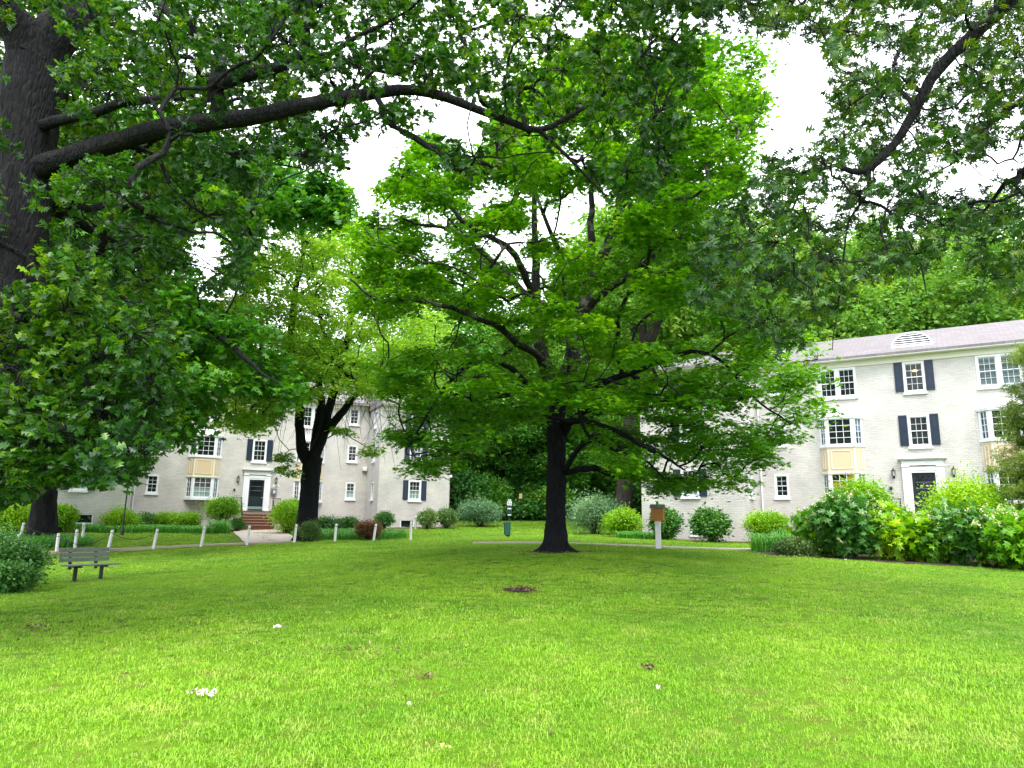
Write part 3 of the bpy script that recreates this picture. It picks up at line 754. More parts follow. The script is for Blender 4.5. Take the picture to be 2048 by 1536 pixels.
def building(loc, ang, zo, base, label, number, wing_shut, mirror, spec):
    root = thing('apartment_building', label, 'apartment building', loc, ang)
    F0 = frame_fn((0, 0, 0), (1, 0, 0), (0, -1, 0))
    WY = 3.6; DEP = 11.0; wz1 = 9.85 + zo; mz1 = 10.0 + zo
    main = MB(); holes = []
    sw = [(-.47, .47, 8.42 + zo, 9.97 + zo), (-.47, .47, 5.72 + zo, 7.28 + zo)]
    small = [(s_ * 6.58 - .36, s_ * 6.58 + .36, z0 + zo, z0 + 1.22 + zo) for s_ in (-1, 1) for z0 in (3.30, 6.05, 8.83)]
    pairs = [(s_ * 3.52 - .90, s_ * 3.52 + .90, 8.42 + zo, 9.97 + zo) for s_ in (-1, 1)]
    door = (-.56, .56, 2.32 + zo, 4.52 + zo)
    bsm = [(s_ * 6.6 - .40, s_ * 6.6 + .40, base + .12, base + .50) for s_ in (-1, 1)]
    wall_holes(main, F0, -7.75, 7.75, base - .6, mz1, sw + small + pairs + [door] + bsm)
    # wings
    wfr = {}
    for s_ in (-1, 1):
        a0, a1 = (7.75, 13.05) if s_ > 0 else (-13.05, -7.75)
        fr = frame_fn((0, -WY, 0), (1, 0, 0), (0, -1, 0)); wfr[s_] = fr
        hs = [(s_ * 10.4 - .47, s_ * 10.4 + .47, z0 + zo, z0 + 1.42 + zo) for z0 in (3.22, 5.98, 8.30)]
        hs += [(s_ * 10.4 - .5 - .45 * s_, s_ * 10.4 + .5 - .45 * s_, base + .18, base + .62)]
        wall_holes(main, fr, a0, a1, base - .6, wz1, hs)
        sf = frame_fn((s_ * 7.75, 0, 0), (0, -1, 0), (-s_, 0, 0)) # inner side wall, a from 0 to WY
        hh = [(1.55, 2.25, z0 + zo, z0 + 1.25 + zo) for z0 in (3.25, 6.0, 8.45)]
        wall_holes(main, sf, 0, WY, base - .6, wz1, hh)
        of = frame_fn((s_ * 13.05, -WY, 0), (0, 1, 0), (s_, 0, 0))
        wall_holes(main, of, 0, WY + DEP, base - .6, wz1, [])
        for (a, b_, z0, z1) in hh: sash_window(root, sf, a, b_, z0, z1, 2, 2, 'glass_blue')
        for i, (a, b_, z0, z1) in enumerate(hs[:3]):
            sash_window(root, fr, a, b_, z0, z1, 3, 2, 'glass', 'glass_curt' if i == 0 else 'glass', label=None)
            shutter(root, fr, a - .40, a - .02, z0 + .03, z1); shutter(root, fr, b_ + .02, b_ + .40, z0 + .03, z1)
        a, b_, z0, z1 = hs[3]
        q = MB(); q.box(a, b_, -.13, -.10, z0, z1, fr=fr); pw = q.build('basement_window', root, M['glass'])
        q = MB(); q.box(a - .06, b_ + .06, -.01, .05, z0 - .09, z0 - .003, fr=fr); q.box(a, a + .06, -.1, .01, z0, z1, fr=fr); q.box(b_ - .06, b_, -.1, .01, z0, z1, fr=fr)
        q.build('sill', pw, M['white'])
    # back wall
    bf = frame_fn((13.05, DEP, 0), (-1, 0, 0), (0, 1, 0)); wall_holes(main, bf, 0, 26.1, base - .6, wz1, [])
    main.build('wall', root, M['brick'])
    # windows of the main front
    for i, (a, b_, z0, z1) in enumerate(sw):
        w = sash_window(root, F0, a, b_, z0, z1, 3, 2, 'glass', 'glass')
        shutter(root, F0, a - .39, a - .02, z0 + .06, z1 + .01); shutter(root, F0, b_ + .02, b_ + .39, z0 + .06, z1 + .01)
        if i == 0 and spec == 'R':
            q = MB(); q.lathe([(.01, 0), (.11, .03), (.13, .07), (.05, .10), (.01, .12)], (.05, .022, z1 - .52), 10); q.build('lit_lamp', w, M['lamp_on'])
    for (a, b_, z0, z1) in small: sash_window(root, F0, a, b_, z0, z1, 2 if abs(a) > 0 else 3, 2, 'glass', 'glass_curt' if z0 < 4 and a > 0 else 'glass', cas=.08)
    for s_, (a, b_, z0, z1) in zip((-1, 1), pairs):
        gl = 'glass_blind' if (spec == 'R' and s_ > 0) else 'glass'
        mid = (a + b_) / 2
        sash_window(root, F0, a, mid - .002, z0, z1, 3, 2, gl); sash_window(root, F0, mid + .002, b_, z0, z1, 3, 2, gl)
    for (a, b_, z0, z1) in bsm:
        q = MB(); q.box(a, b_, -.13, -.10, z0, z1, fr=F0); pw = q.build('basement_window', root, M['glass'])
        q = MB(); q.box(a - .08, b_ + .08, -.02, .035, z1 + .003, z1 + .16, fr=F0); q.build('lintel', pw, M['stone'])
    for s_ in (-1, 1):
        if spec == 'R': bay(root, base, s_ * 3.52, zo, 'glass_warm' if s_ < 0 else 'glass', None, 'glass')
        else: bay(root, base, s_ * 3.52, zo, 'glass', 'glass_curt', 'glass')
    # entrance: pilasters, entablature, door, kick plate
    q = MB()
    for s_ in (-1, 1):
        a, b_ = (-.90, -.58) if s_ < 0 else (.58, .90)
        q.box(a, b_, -.02, .10, 2.30 + zo, 4.74 + zo, fr=F0)
        for k in range(4):
            u = a + .05 + k * .065; q.box(u, u + .028, .10, .115, 2.55 + zo, 4.62 + zo, fr=F0)
        q.box(a - .03, b_ + .03, .0, .14, 4.743 + zo, 4.80 + zo, fr=F0); q.box(a - .02, b_ + .02, .0, .13, 2.28 + zo, 2.45 + zo, fr=F0)
        q.box(-.58 if s_ < 0 else .50, -.50 if s_ < 0 else .58, -.12, .05, 2.30 + zo, 4.55 + zo, fr=F0)
    q.box(-.50, .50, -.10, .05, 4.45 + zo, 4.55 + zo, fr=F0)
    q.box(-.578, .578, -.02, .07, 4.553 + zo, 4.74 + zo, fr=F0)
    q.box(-.90, .90, -.01, .11, 4.803 + zo, 5.02 + zo, fr=F0)
    if spec == 'R':
        q.prism([F0(-.22, .11, 4.81 + zo), F0(.22, .11, 4.81 + zo), F0(.10, .11, 4.90 + zo), F0(0, .11, 4.94 + zo), F0(-.10, .11, 4.90 + zo)], None, (0, -.03, 0))
    for k in range(20): q.box(-.92 + k * .094, -.87 + k * .094, .0, .16, 5.023 + zo, 5.07 + zo, fr=F0)
    q.box(-.98, .98, -.0, .20, 5.073 + zo, 5.12 + zo, fr=F0); q.box(-1.03, 1.03, -.0, .26, 5.122 + zo, 5.17 + zo, fr=F0)
    q.build('door_surround', root, M['white'])
    q = MB(); q.box(-.50, .50, -.13, -.09, 2.40 + zo, 4.45 + zo, fr=F0)
    for (u, v) in ((-.40, -.04), (.04, .40)): q.box(u, v, -.09, -.08, 2.75 + zo, 3.15 + zo, fr=F0)
    dr = q.build('door', root, M['doorp'])
    q = MB(); q.box(-.38, .38, -.089, -.083, 3.30 + zo, 4.30 + zo, fr=F0); q.build('door_glass', dr, M['glass'])
    q = MB(); q.box(-.50, .50, -.088, -.078, 2.41 + zo, 2.60 + zo, fr=F0); q.build('kick_plate', dr, M['kick'])
    q = MB(); q.box(-.36, .36, -.082, -.07, 3.68 + zo, 3.71 + zo, fr=F0); q.box(-.36, .36, -.082, -.07, 3.98 + zo, 4.01 + zo, fr=F0); q.build('glazing_bar', dr, M['gray'])
    q = MB(); q.lathe([(.0, 0), (.03, .0), (.035, .03), (.0, .05)], (.43, .10, 3.2 + zo), 10); q.build('handle', dr, M['signw'])
    # lanterns
    for s_ in (-1, 1):
        cx, cz = s_ * 1.27, 4.42 + zo
        q = MB()
        q.box(cx - .045, cx + .045, .003, .03, cz - .22, cz + .12, fr=F0)
        q.tube([F0(cx, .03, cz - .12), F0(cx, .10, cz - .22), F0(cx, .16, cz - .17)], .012, 5)
        c = F0(cx, .16, 0); q.lathe([(.02, -.20), (.045, -.15), (.06, -.12)], (c[0], c[1], cz), 6)
        q.lathe([(.125, .13), (.09, .17), (.03, .22), (.02, .25), (.03, .27), (.0, .30)], (c[0], c[1], cz), 8)
        for k in range(6):
            a = k * 1.047; q.tube([(c[0] + .06 * math.cos(a), c[1] + .06 * math.sin(a), cz - .12), (c[0] + .095 * math.cos(a), c[1] + .095 * math.sin(a), cz + .13)], .008, 4)
        l = q.build('wall_lantern', root, M['black'])
        q = MB(); q.lathe([(.05, -.11), (.085, .125)], (c[0], c[1], cz), 6); q.build('lantern_glass', l, M['lantglass'])
    # number plate, bell, mailbox
    q = MB(); q.box(1.10, 1.52, .003, .02, 4.01 + zo, 4.19 + zo, fr=F0); pl_ = q.build('number_plate', root, M['signw'])
    tm = text_mesh(number, .17); tm.materials.append(M['gray']); to = link_mesh('number', tm, pl_); to.location = (1.31, -.024, 4.10 + zo); to.rotation_euler = (math.pi / 2, 0, 0)
    q = MB(); q.lathe([(.075, 0), (.08, .05), (.06, .07)], (0, 0, 0), 14, tilt=Matrix.Rotation(math.pi / 2, 3, 'X')); b_ = q.build('door_bell', root, M['black']); b_.location = (-1.45, -.004, 3.72 + zo)
    if spec == 'L':
        q = MB(); q.box(.98, 1.34, .003, .18, 3.45 + zo, 3.85 + zo, fr=F0); q.prism([F0(.98, .003, 3.853 + zo), F0(.98, .18, 3.853 + zo), F0(.98, .12, 3.93 + zo), F0(.98, .003, 3.95 + zo)], None, (.36, 0, 0)); mbx = q.build('mailbox', root, M['gray'], bevel=.01)
        q = MB(); q.box(1.12, 1.26, .183, .19, 3.55 + zo, 3.75 + zo, fr=F0); q.build('label_plate', mbx, M['lantglass'])
        q = MB(); q.box(7.38, 7.72, .003, .22, 5.40 + zo, 5.66 + zo, fr=F0); q.build('wall_flood_light', root, M['white'], bevel=.03)
        q = MB(); q.box(13.053, 13.25, -.25, -.05, 4.95 + zo, 5.15 + zo, fr=wfr[1]); q.build('wall_flood_light', root, M['white'], bevel=.03)
    # frieze, gutter, roofs
    q = MB(); q.box(-7.74, 7.74, .003, .05, mz1 - .002, mz1 + .30, fr=F0); q.box(-7.74, 7.74, .05, .36, mz1 + .302, mz1 + .34, fr=F0)
    for s_ in (-1, 1):
        a, b_ = (7.76, 13.10) if s_ > 0 else (-13.10, -7.76)
        q.box(a, b_, .003, .05, wz1 - .3, wz1, fr=wfr[s_]); q.box(a - .02, b_ + .02, .05, .36, wz1 + .002, wz1 + .04, fr=wfr[s_])
    q.build('frieze', root, M['cream'])
    q = MB(); q.box(-7.70, 7.70, .362, .48, mz1 + .30, mz1 + .44, fr=F0)
    for s_ in (-1, 1):
        a, b_ = (7.65, 13.35) if s_ > 0 else (-13.35, -7.65)
        q.box(a, b_, .362, .48, wz1, wz1 + .13, fr=wfr[s_])
        px_ = s_ * 7.60
        if s_ < 0: q.tube([F0(px_, .06, mz1 + .30), F0(px_, .05, base - .1)], .04, 6)
    q.build('gutter', root, M['white'])
    def roof(q, x0, x1, yf, yb, ze, zr, hipl=0, hipr=0):
        ym = (yf + yb) / 2; t_ = .12
        V = [(x0, yf, ze), (x1, yf, ze), (x1, yb, ze), (x0, yb, ze), (x0 + hipl, ym, zr), (x1 - hipr, ym, zr)]
        V2 = [(a, b, c - t_) for a, b, c in V]
        q.add(V + V2, [(0, 1, 5, 4), (1, 2, 5), (2, 3, 4, 5), (3, 0, 4), (6, 10, 11, 7), (8, 11, 10, 9), (0, 6, 7, 1), (2, 8, 9, 3), (1, 7, 8, 2), (3, 9, 6, 0)])
    q = MB(); roof(q, -8.3, 8.3, -.50, DEP + .4, mz1 + .46, mz1 + 2.85)
    for s_ in (-1, 1):
        a, b_ = (7.60, 13.45) if s_ > 0 else (-13.45, -7.60)
        roof(q, a, b_, -WY - .5, DEP - .3, wz1 + .14, wz1 + 2.5, 0, 0)
    rf = q.build('roof', root, M['roof'])
    # gable infill between wings and main roof
    q = MB()
    for s_ in (-1, 1):
        for xx in (s_ * 13.05, s_ * 7.76):
            q.add([(xx, -WY, wz1), (xx, DEP - .8, wz1), (xx, (DEP - .3 - WY) / 2 - .25, wz1 + 2.3)], [(0, 1, 2)])
        q.add([(s_ * 7.9, -.1, mz1), (s_ * 7.9, DEP, mz1), (s_ * 7.9, DEP / 2, mz1 + 2.7), (s_ * 7.9, 0, mz1 + .4)], [(0, 1, 2, 3)])
    q.build('gable', root, M['brick'])
    # louvred eyebrow vents on the roof slope
    for cx in ((0.0,) if spec == 'L' else (0.02, -6.9)):
        q = MB(); y0 = .62; R_ = .95; zb = mz1 + .46 + (.5 + y0) * .402; n = 14
        arc = [(cx + R_ * math.cos(math.pi * k / n), zb + .74 * math.sin(math.pi * k / n)) for k in range(n + 1)]
        arci = [(cx + (R_ - .12) * math.cos(math.pi * k / n), zb + .08 + .58 * math.sin(math.pi * k / n)) for k in range(n + 1)]
        for k in range(n):
            (a, b_), (c, d_) = arc[k], arc[k + 1]; (e, f), (g_, h) = arci[k], arci[k + 1]
            q.add([(a, y0 - .06, b_), (c, y0 - .06, d_), (g_, y0 - .06, h), (e, y0 - .06, f), (a, y0 + 1.9, b_), (c, y0 + 1.9, d_), (e, y0 + .04, f), (g_, y0 + .04, h)], [(0, 1, 2, 3), (0, 4, 5, 1), (3, 2, 7, 6)])
        q.box(cx - R_, cx + R_, y0 - .07, y0 + .02, zb - .03, zb + .07)
        v_ = q.build('roof_vent', rf, M['white'])
        q = MB()
        for k in range(5):
            z = zb + .13 + k * .11; hw = (R_ - .13) * math.sqrt(max(0, 1 - ((z - zb - .06) / .60) ** 2))
            if hw > .08: q.add([(cx - hw, y0 - .045, z - .012), (cx + hw, y0 - .045, z - .012), (cx + hw, y0 - .01, z + .036), (cx - hw, y0 - .01, z + .036)], [(0, 1, 2, 3)])
        q.build('louvre', rf, M['white'])
        q = MB(); q.add([(a, y0 + .03, b_) for a, b_ in arci], [tuple(range(n + 1))]); q.build('vent_recess', rf, M['black'])
    # steps, landing, railings
    lz = 2.28 + zo; n = 6; rise = (lz - base) / n; q = MB()
    q.box(-1.55, 1.55, -1.30, -.003, base - .4, lz - .062, M['brick']); q.box(-1.60, 1.60, -1.36, -.003, lz - .06, lz, M['brickstep'])
    for k in range(n - 1):
        z = lz - rise * (k + 1); y1 = -1.362 - .30 * k
        q.box(-.98, .98, y1 - .30, y1 - .002, base - .4, z - .045, M['brickstep']); q.box(-1.0, 1.0, y1 - .33, y1 - .003, z - .043, z, M['steptread'])
    q.build('steps', root)
    for s_ in (-1, 1):
        q = MB(); x = s_ * 1.02; yb_ = -1.36 - .30 * (n - 1); hh = .88
        q.tube([(x, -1.33, lz + hh), (x, yb_, base + hh + .12)], .022, 6)
        q.box(x - .025, x + .025, -1.35, -1.30, lz, lz + hh + .02); q.box(x - .025, x + .025, yb_ - .03, yb_ + .02, base, base + hh + .15)
        for k in range(1, 9):
            t_ = k / 9; y = -1.33 + (yb_ + 1.33) * t_; zt = lz + hh + (base + .12 - lz) * t_; q.box(x - .007, x + .007, y - .007, y + .007, zt - .78, zt)
        q.box(x, s_ * 1.55, -1.33, -1.30, lz + hh - .03, lz + hh) if s_ > 0 else q.box(s_ * 1.55, x, -1.33, -1.30, lz + hh - .03, lz + hh)
        q.box(min(x, s_ * 1.55), max(x, s_ * 1.55), -1.33, -1.30, lz + .08, lz + .10)
        for k in range(6):
            u = s_ * (1.1 + k * .08); q.box(u - .007, u + .007, -1.322, -1.308, lz + .10, lz + hh - .03)
        q.box(s_ * 1.53 - .02, s_ * 1.53 + .02, -1.33, -.02, lz + hh - .03, lz + hh); q.box(s_ * 1.53 - .02, s_ * 1.53 + .02, -1.34, -1.30, lz, lz + hh - .031)
        q.build('railing', root, M['black'])
    return root
AL, AR = .430213, -.546564
def on_fac(Y0, a, u, off=0.0):   # point on facade line; off = distance in front of it
    c, s_ = math.cos(a), math.sin(a); return (u * c + s_ * off, Y0 + u * s_ - c * off)
LO = on_fac(59.157, AL, -19.6); RO_ = on_fac(47.168, AR, 23.42)
building((LO[0], LO[1], 0), AL, .08, 1.25, 'white painted brick apartment block behind the four-stemmed tree, grey mailbox by its door', '702', True, False, 'L')
building((RO_[0], RO_[1], 0), AR, 0.0, 1.12, 'white painted brick apartment block on the right with its door half hidden by hydrangeas', '704', True, True, 'R')
def Lf(d, off): return on_fac(59.157, AL, -19.6 + d, off)
def Rf(d, off): return on_fac(47.168, AR, 23.42 + d, off)
# entrance walk and beds of the left building
wk = [Lf(-1.0, 2.9), Lf(1.0, 2.9), Lf(1.3, 6), (gat(600, 38.2)[0], 38.2), (gat(590, 36.9)[0], 36.9), (gat(500, 36.2)[0], 36.2), (gat(478, 41)[0], 41), Lf(-1.6, 5)]
ground_patch('path', wk, M['concrete'], .03)
for p in [(x * (1 - t) + x2 * t, y * (1 - t) + y2 * t) for (x, y), (x2, y2) in (((wk[0]), (wk[5])), ((wk[1]), (wk[3]))) for t in np.linspace(0, 1, 14)]: EXCL.append((p[0], p[1], 1.0))
def bed(pts, nm='mulch_bed', mat='mulch', dz=.012):
    ground_patch(nm, pts, M[mat], dz)
    P = np.array(pts); c = P.mean(0)
    for t in (.25, .6, .9):
        for k in range(len(P)):
            for s_ in np.linspace(0, 1, 8, endpoint=False):
                q = P[k] * (1 - s_) + P[(k + 1) % len(P)] * s_; v = c + (q - c) * t; EXCL.append((v[0], v[1], .45))
bed([Lf(-7.6, .2), Lf(-1.8, .2), Lf(-1.7, 4.5), Lf(-4.5, 3.2), Lf(-7.6, 2.2)])
bed([Lf(1.8, .2), Lf(7.6, .2), Lf(7.6, 4.2), Lf(5.5, 9.5), Lf(2.6, 12.5), Lf(1.9, 9)])
bed([Lf(7.9, 3.8), Lf(13.2, 3.8), Lf(13.2, 5.2), Lf(7.9, 5.8)])
bed([Lf(-7.9, 3.8), Lf(-14, 3.8), Lf(-14, 5.4), Lf(-7.9, 5.2)])
bed([Rf(-13.2, 3.8), Rf(-7.8, 3.8), Rf(-7.6, .3), Rf(-5, .3), Rf(-5, 2.2), Rf(-7.4, 5.0), Rf(-13.2, 5.0)])
bed([(7.9, 23.8), (9.5, 22.9), (13, 21.6), (17, 20.2), (21, 19.2), (23, 22), (18, 26), (13, 28), (8.6, 26.5)], mat='soil')
bed([(-15, 19.4), (-12.4, 17.6), (-11.6, 16.6), (-12.2, 15.5), (-16, 15), (-17, 18)], mat='soil')
ground_patch('bare_patch', [(gat(1040, 14)[0] + .27 * math.cos(a) * (1 + .35 * math.sin(3 * a)), 14 + .36 * math.sin(a) * (1 + .3 * math.cos(2 * a))) for a in np.linspace(0, 6.28, 12, endpoint=False)], M['soil'], .02)
EXCL += [(gat(1040, 14)[0], 14, .26), (gat(1040, 14)[0] + .2, 13.85, .2), (gat(1040, 14)[0] - .22, 14.1, .14)]
for (px, Y, r) in ((1300, 8.1, .06), (855, 7.7, .06), (1305, 6.4, .06), (1160, 6.2, .08), (640, 7.4, .08)): EXCL.append((gat(px, Y)[0], Y, r))

# ---------------------------------------------------------------- trees
rng = np.random.default_rng(7)
def pts3(L): return np.array([at(x, y, Y) for x, y, Y in L])
def masked(n, poly, gaps, ymin, ymax, test, rng):
    P = np.array(poly); out = []
    x0, x1 = P[:, 0].min(), P[:, 0].max(); y0, y1 = P[:, 1].min(), P[:, 1].max()
    px = rng.uniform(x0, x1, n); py = rng.uniform(y0, y1, n); Y = rng.uniform(ymin, ymax, n)
    ok = in_poly(np.stack([px, py], 1), poly)
    for (gx, gy, rx, ry) in gaps: ok &= ((px - gx) / rx) ** 2 + ((py - gy) / ry) ** 2 > 1
    px, py, Y = px[ok], py[ok], Y[ok]
    Q = np.array([at(a, b_, c) for a, b_, c in zip(px, py, Y)])
    return Q[test(Q)] if len(Q) else Q

def clear(Q, lines, rpx, keep=.12, back=.2):
    """a limb carries no foliage right on its bare lower side: drop clumps sitting on it"""
    r = np.random.default_rng(99); pr = project(Q); k = np.ones(len(Q), bool)
    for L in lines:
        C = catmull(np.array(L, float), 14)
        d = np.hypot(pr[:, 0, None] - C[None, :, 0], pr[:, 1, None] - C[None, :, 1]); j = d.argmin(1)
        hit = (d.min(1) < rpx) & (Q[:, 1] < C[j, 2] + back) & (r.uniform(size=len(Q)) > keep); k &= ~hit
    return Q[k]
# --- the maple in the middle of the lawn
def maple():
    r = np.random.default_rng(11); s = Skel(r)
    b = gat(1112, 22); B = lambda L: pts3(L)
    root = thing('maple_tree', 'large maple with a dark trunk in the middle of the lawn', 'tree', (0, 0, 0))
    tr = B([(1111, 1060, 22), (1112, 1000, 22), (1113, 920, 22), (1112, 850, 22), (1114, 800, 22)])
    tr = np.vstack([[b[0], b[1], b[2] - .15], tr])
    s.chain(tr, [.36, .31, .285, .28, .29, .33], .0, .08)
    s.chain(B([(1114, 800, 22), (1100, 760, 21.9), (1085, 700, 21.8), (1072, 600, 21.8), (1070, 500, 21.6), (1068, 420, 21.5), (1060, 300, 21.3), (1050, 190, 21)]), [.32, .24, .20, .15, .12, .09, .06, .03], .02)
    s.chain(B([(1114, 800, 22), (1135, 745, 22.2), (1150, 690, 22.4), (1165, 620, 22.6), (1180, 560, 22.8), (1215, 490, 23), (1240, 425, 23.1), (1265, 370, 23.2), (1300, 270, 23.4), (1330, 180, 23.5), (1350, 110, 23.5)]), [.34, .26, .24, .22, .19, .17, .14, .12, .09, .06, .03], .02)
    s.chain(B([(1180, 545, 22.8), (1184, 480, 23.3), (1182, 385, 23.8), (1195, 300, 24), (1215, 200, 24.2)]), [.14, .12, .10, .07, .03], .02)
    s.chain(B([(1165, 628, 22.6), (1202, 590, 22), (1265, 545, 21.2), (1310, 510, 20.6), (1345, 460, 20.2), (1400, 400, 20)]), [.14, .12, .10, .08, .06, .03], .02)
    s.chain(B([(1092, 730, 21.8), (1057, 700, 21), (1007, 660, 20.2), (940, 630, 19.5), (848, 606, 19), (757, 600, 18.8), (700, 560, 18.6)]), [.13, .11, .09, .07, .055, .04, .02], .03)
    s.chain(B([(1074, 610, 21.8), (1052, 590, 22.4), (1007, 540, 23), (965, 506, 23.5), (911, 464, 23.8), (840, 447, 24), (780, 430, 24.2)]), [.12, .11, .10, .09, .07, .05, .03], .03)
    s.chain(B([(1072, 600, 21.8), (1052, 565, 21.2), (1027, 518, 20.6), (986, 475, 20), (915, 430, 19.6), (880, 350, 19.3), (850, 290, 19.1)]), [.12, .11, .10, .08, .06, .04, .02], .03)
    s.chain(B([(1145, 705, 22.3), (1132, 635, 21.6), (1123, 527, 20.9), (1107, 485, 20.5), (1080, 410, 20), (1050, 330, 19.7)]), [.10, .09, .08, .07, .05, .03], .02)
    s.chain(B([(1128, 870, 22), (1145, 840, 21.6), (1170, 822, 21), (1215, 812, 20.4), (1270, 800, 19.8), (1340, 800, 19.2)]), [.12, .10, .09, .07, .05, .03], .02)
    s.chain(B([(1128, 845, 22), (1150, 836, 21.2), (1177, 843, 20.5), (1244, 868, 19.6), (1307, 906, 18.8), (1370, 940, 18.4)]), [.10, .085, .08, .07, .05, .02], .02)
    s.chain(B([(1126, 945, 22), (1135, 935, 21.7), (1152, 905, 21), (1190, 880, 20.2), (1232, 902, 19.6), (1282, 918, 19), (1330, 960, 18.6)]), [.10, .085, .075, .06, .05, .035, .02], .02)
    s.chain(B([(1125, 800, 22), (1150, 785, 21.6), (1182, 777, 21), (1219, 760, 20.6), (1278, 743, 20), (1348, 714, 19.4), (1400, 702, 19.2), (1450, 730, 19), (1510, 790, 18.8), (1580, 850, 18.6)]), [.13, .11, .10, .09, .08, .065, .055, .04, .03, .02], .03)
    s.chain(B([(1105, 800, 22), (1080, 785, 21.4), (1020, 740, 20.6), (960, 720, 20), (900, 760, 19.4), (850, 830, 19), (810, 900, 18.8)]), [.12, .10, .085, .07, .05, .035, .02], .03)
    s.chain(B([(1110, 770, 22), (1050, 780, 24), (980, 800, 26), (920, 830, 27)]), [.12, .09, .06, .03], .03)
    s.chain(B([(1140, 740, 22.2), (1200, 700, 24.5), (1260, 690, 26.5), (1330, 700, 28)]), [.12, .09, .06, .03], .03)
    poly = [(1060, 110), (1250, 60), (1330, 120), (1440, 60), (1520, 90), (1530, 170), (1500, 300), (1480, 400), (1510, 520), (1560, 640), (1640, 700), (1655, 830), (1640, 900), (1560, 940), (1440, 1000), (1370, 1040), (1300, 990), (1230, 950), (1180, 880), (1130, 830), (1080, 830), (1000, 860), (930, 890), (880, 960), (820, 950), (780, 880), (790, 800), (740, 740), (760, 660), (700, 600), (730, 520), (690, 470), (740, 400), (800, 330), (860, 250), (940, 330), (1000, 220)]
    gaps = [(830, 660, 60, 38), (900, 740, 50, 30), (760, 700, 50, 30), (960, 690, 36, 24), (1010, 800, 40, 22), (1230, 590, 34, 30), (1290, 660, 60, 34), (1010, 610, 26, 22), (1430, 560, 40, 40), (1110, 440, 50, 40), (1160, 430, 38, 60), (960, 400, 32, 32), (1000, 480, 55, 24), (870, 500, 40, 20), (1140, 310, 35, 25), (880, 440, 30, 22), (830, 410, 22, 22), (1210, 500, 20, 40), (1380, 640, 50, 45), (930, 570, 30, 25)]
    C0 = np.array([1.4, 22, 9.6])
    def test(Q):
        v = (Q - C0) / np.array([8.2, 8.0, 9.6]); rr = (v ** 2).sum(1)
        return (rr < 1.0) & (rr > .12) & (Q[:, 2] > gzv(Q[:, 0], Q[:, 1]) + 2.0)
    Q = masked(14000, poly, gaps, 15.2, 29, test, r)
    TL_ = [[(1112, 1060, 22), (1113, 900, 22), (1114, 830, 22)]]
    Q = clear(Q, TL_, 45, 0)
    LL_ = ([[(1114, 740, 22), (1150, 690, 22.4), (1180, 560, 22.8), (1215, 490, 23), (1265, 370, 23.2), (1300, 270, 23.4)], [(1085, 700, 21.8), (1072, 600, 21.8), (1070, 440, 21.6)],
        [(1165, 628, 22.6), (1265, 545, 21.2), (1345, 460, 20.2)], [(1057, 700, 21), (940, 630, 19.5), (757, 600, 18.8)], [(1052, 590, 22.4), (965, 506, 23.5), (840, 447, 24)], [(1052, 565, 21.2), (986, 475, 20), (880, 350, 19.3)],
        [(1132, 870, 22), (1150, 836, 21.2), (1244, 868, 19.6), (1307, 906, 18.8)], [(1128, 945, 22), (1190, 880, 20.2), (1282, 918, 19)], [(1182, 777, 21), (1278, 743, 20), (1400, 702, 19.2)], [(1128, 600, 21.4), (1107, 485, 20.5)]])
    Q = clear(Q, LL_, 24, .3)
    Q = poisson(Q, 1.30, 420)
    cl = np.hstack([Q, r.uniform(.55, .95, (len(Q), 1))])
    s.grow(Q, .10, root=s.p[10], wob=.02)
    me, SP = foliage_mesh('crown', cl, M['leaf_maple'], r, nsub=16, nleaf=32, size=.13, tmpl=T_MAPLE, flat=.38, subr=.25, subflat=.22, up=1.4, jit=.42, droop=.55, amp=.7, mask=(poly, gaps), lines=[(L, 26, 0) for L in TL_] + [(L, 11, .35) for L in LL_])
    tw = seg_twigs(SP[0], SP[1], .010, .004, r)
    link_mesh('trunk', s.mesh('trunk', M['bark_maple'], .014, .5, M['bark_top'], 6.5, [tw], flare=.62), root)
    link_mesh('crown', me, root)
    print('maple', len(Q), len(me.polygons))
maple()

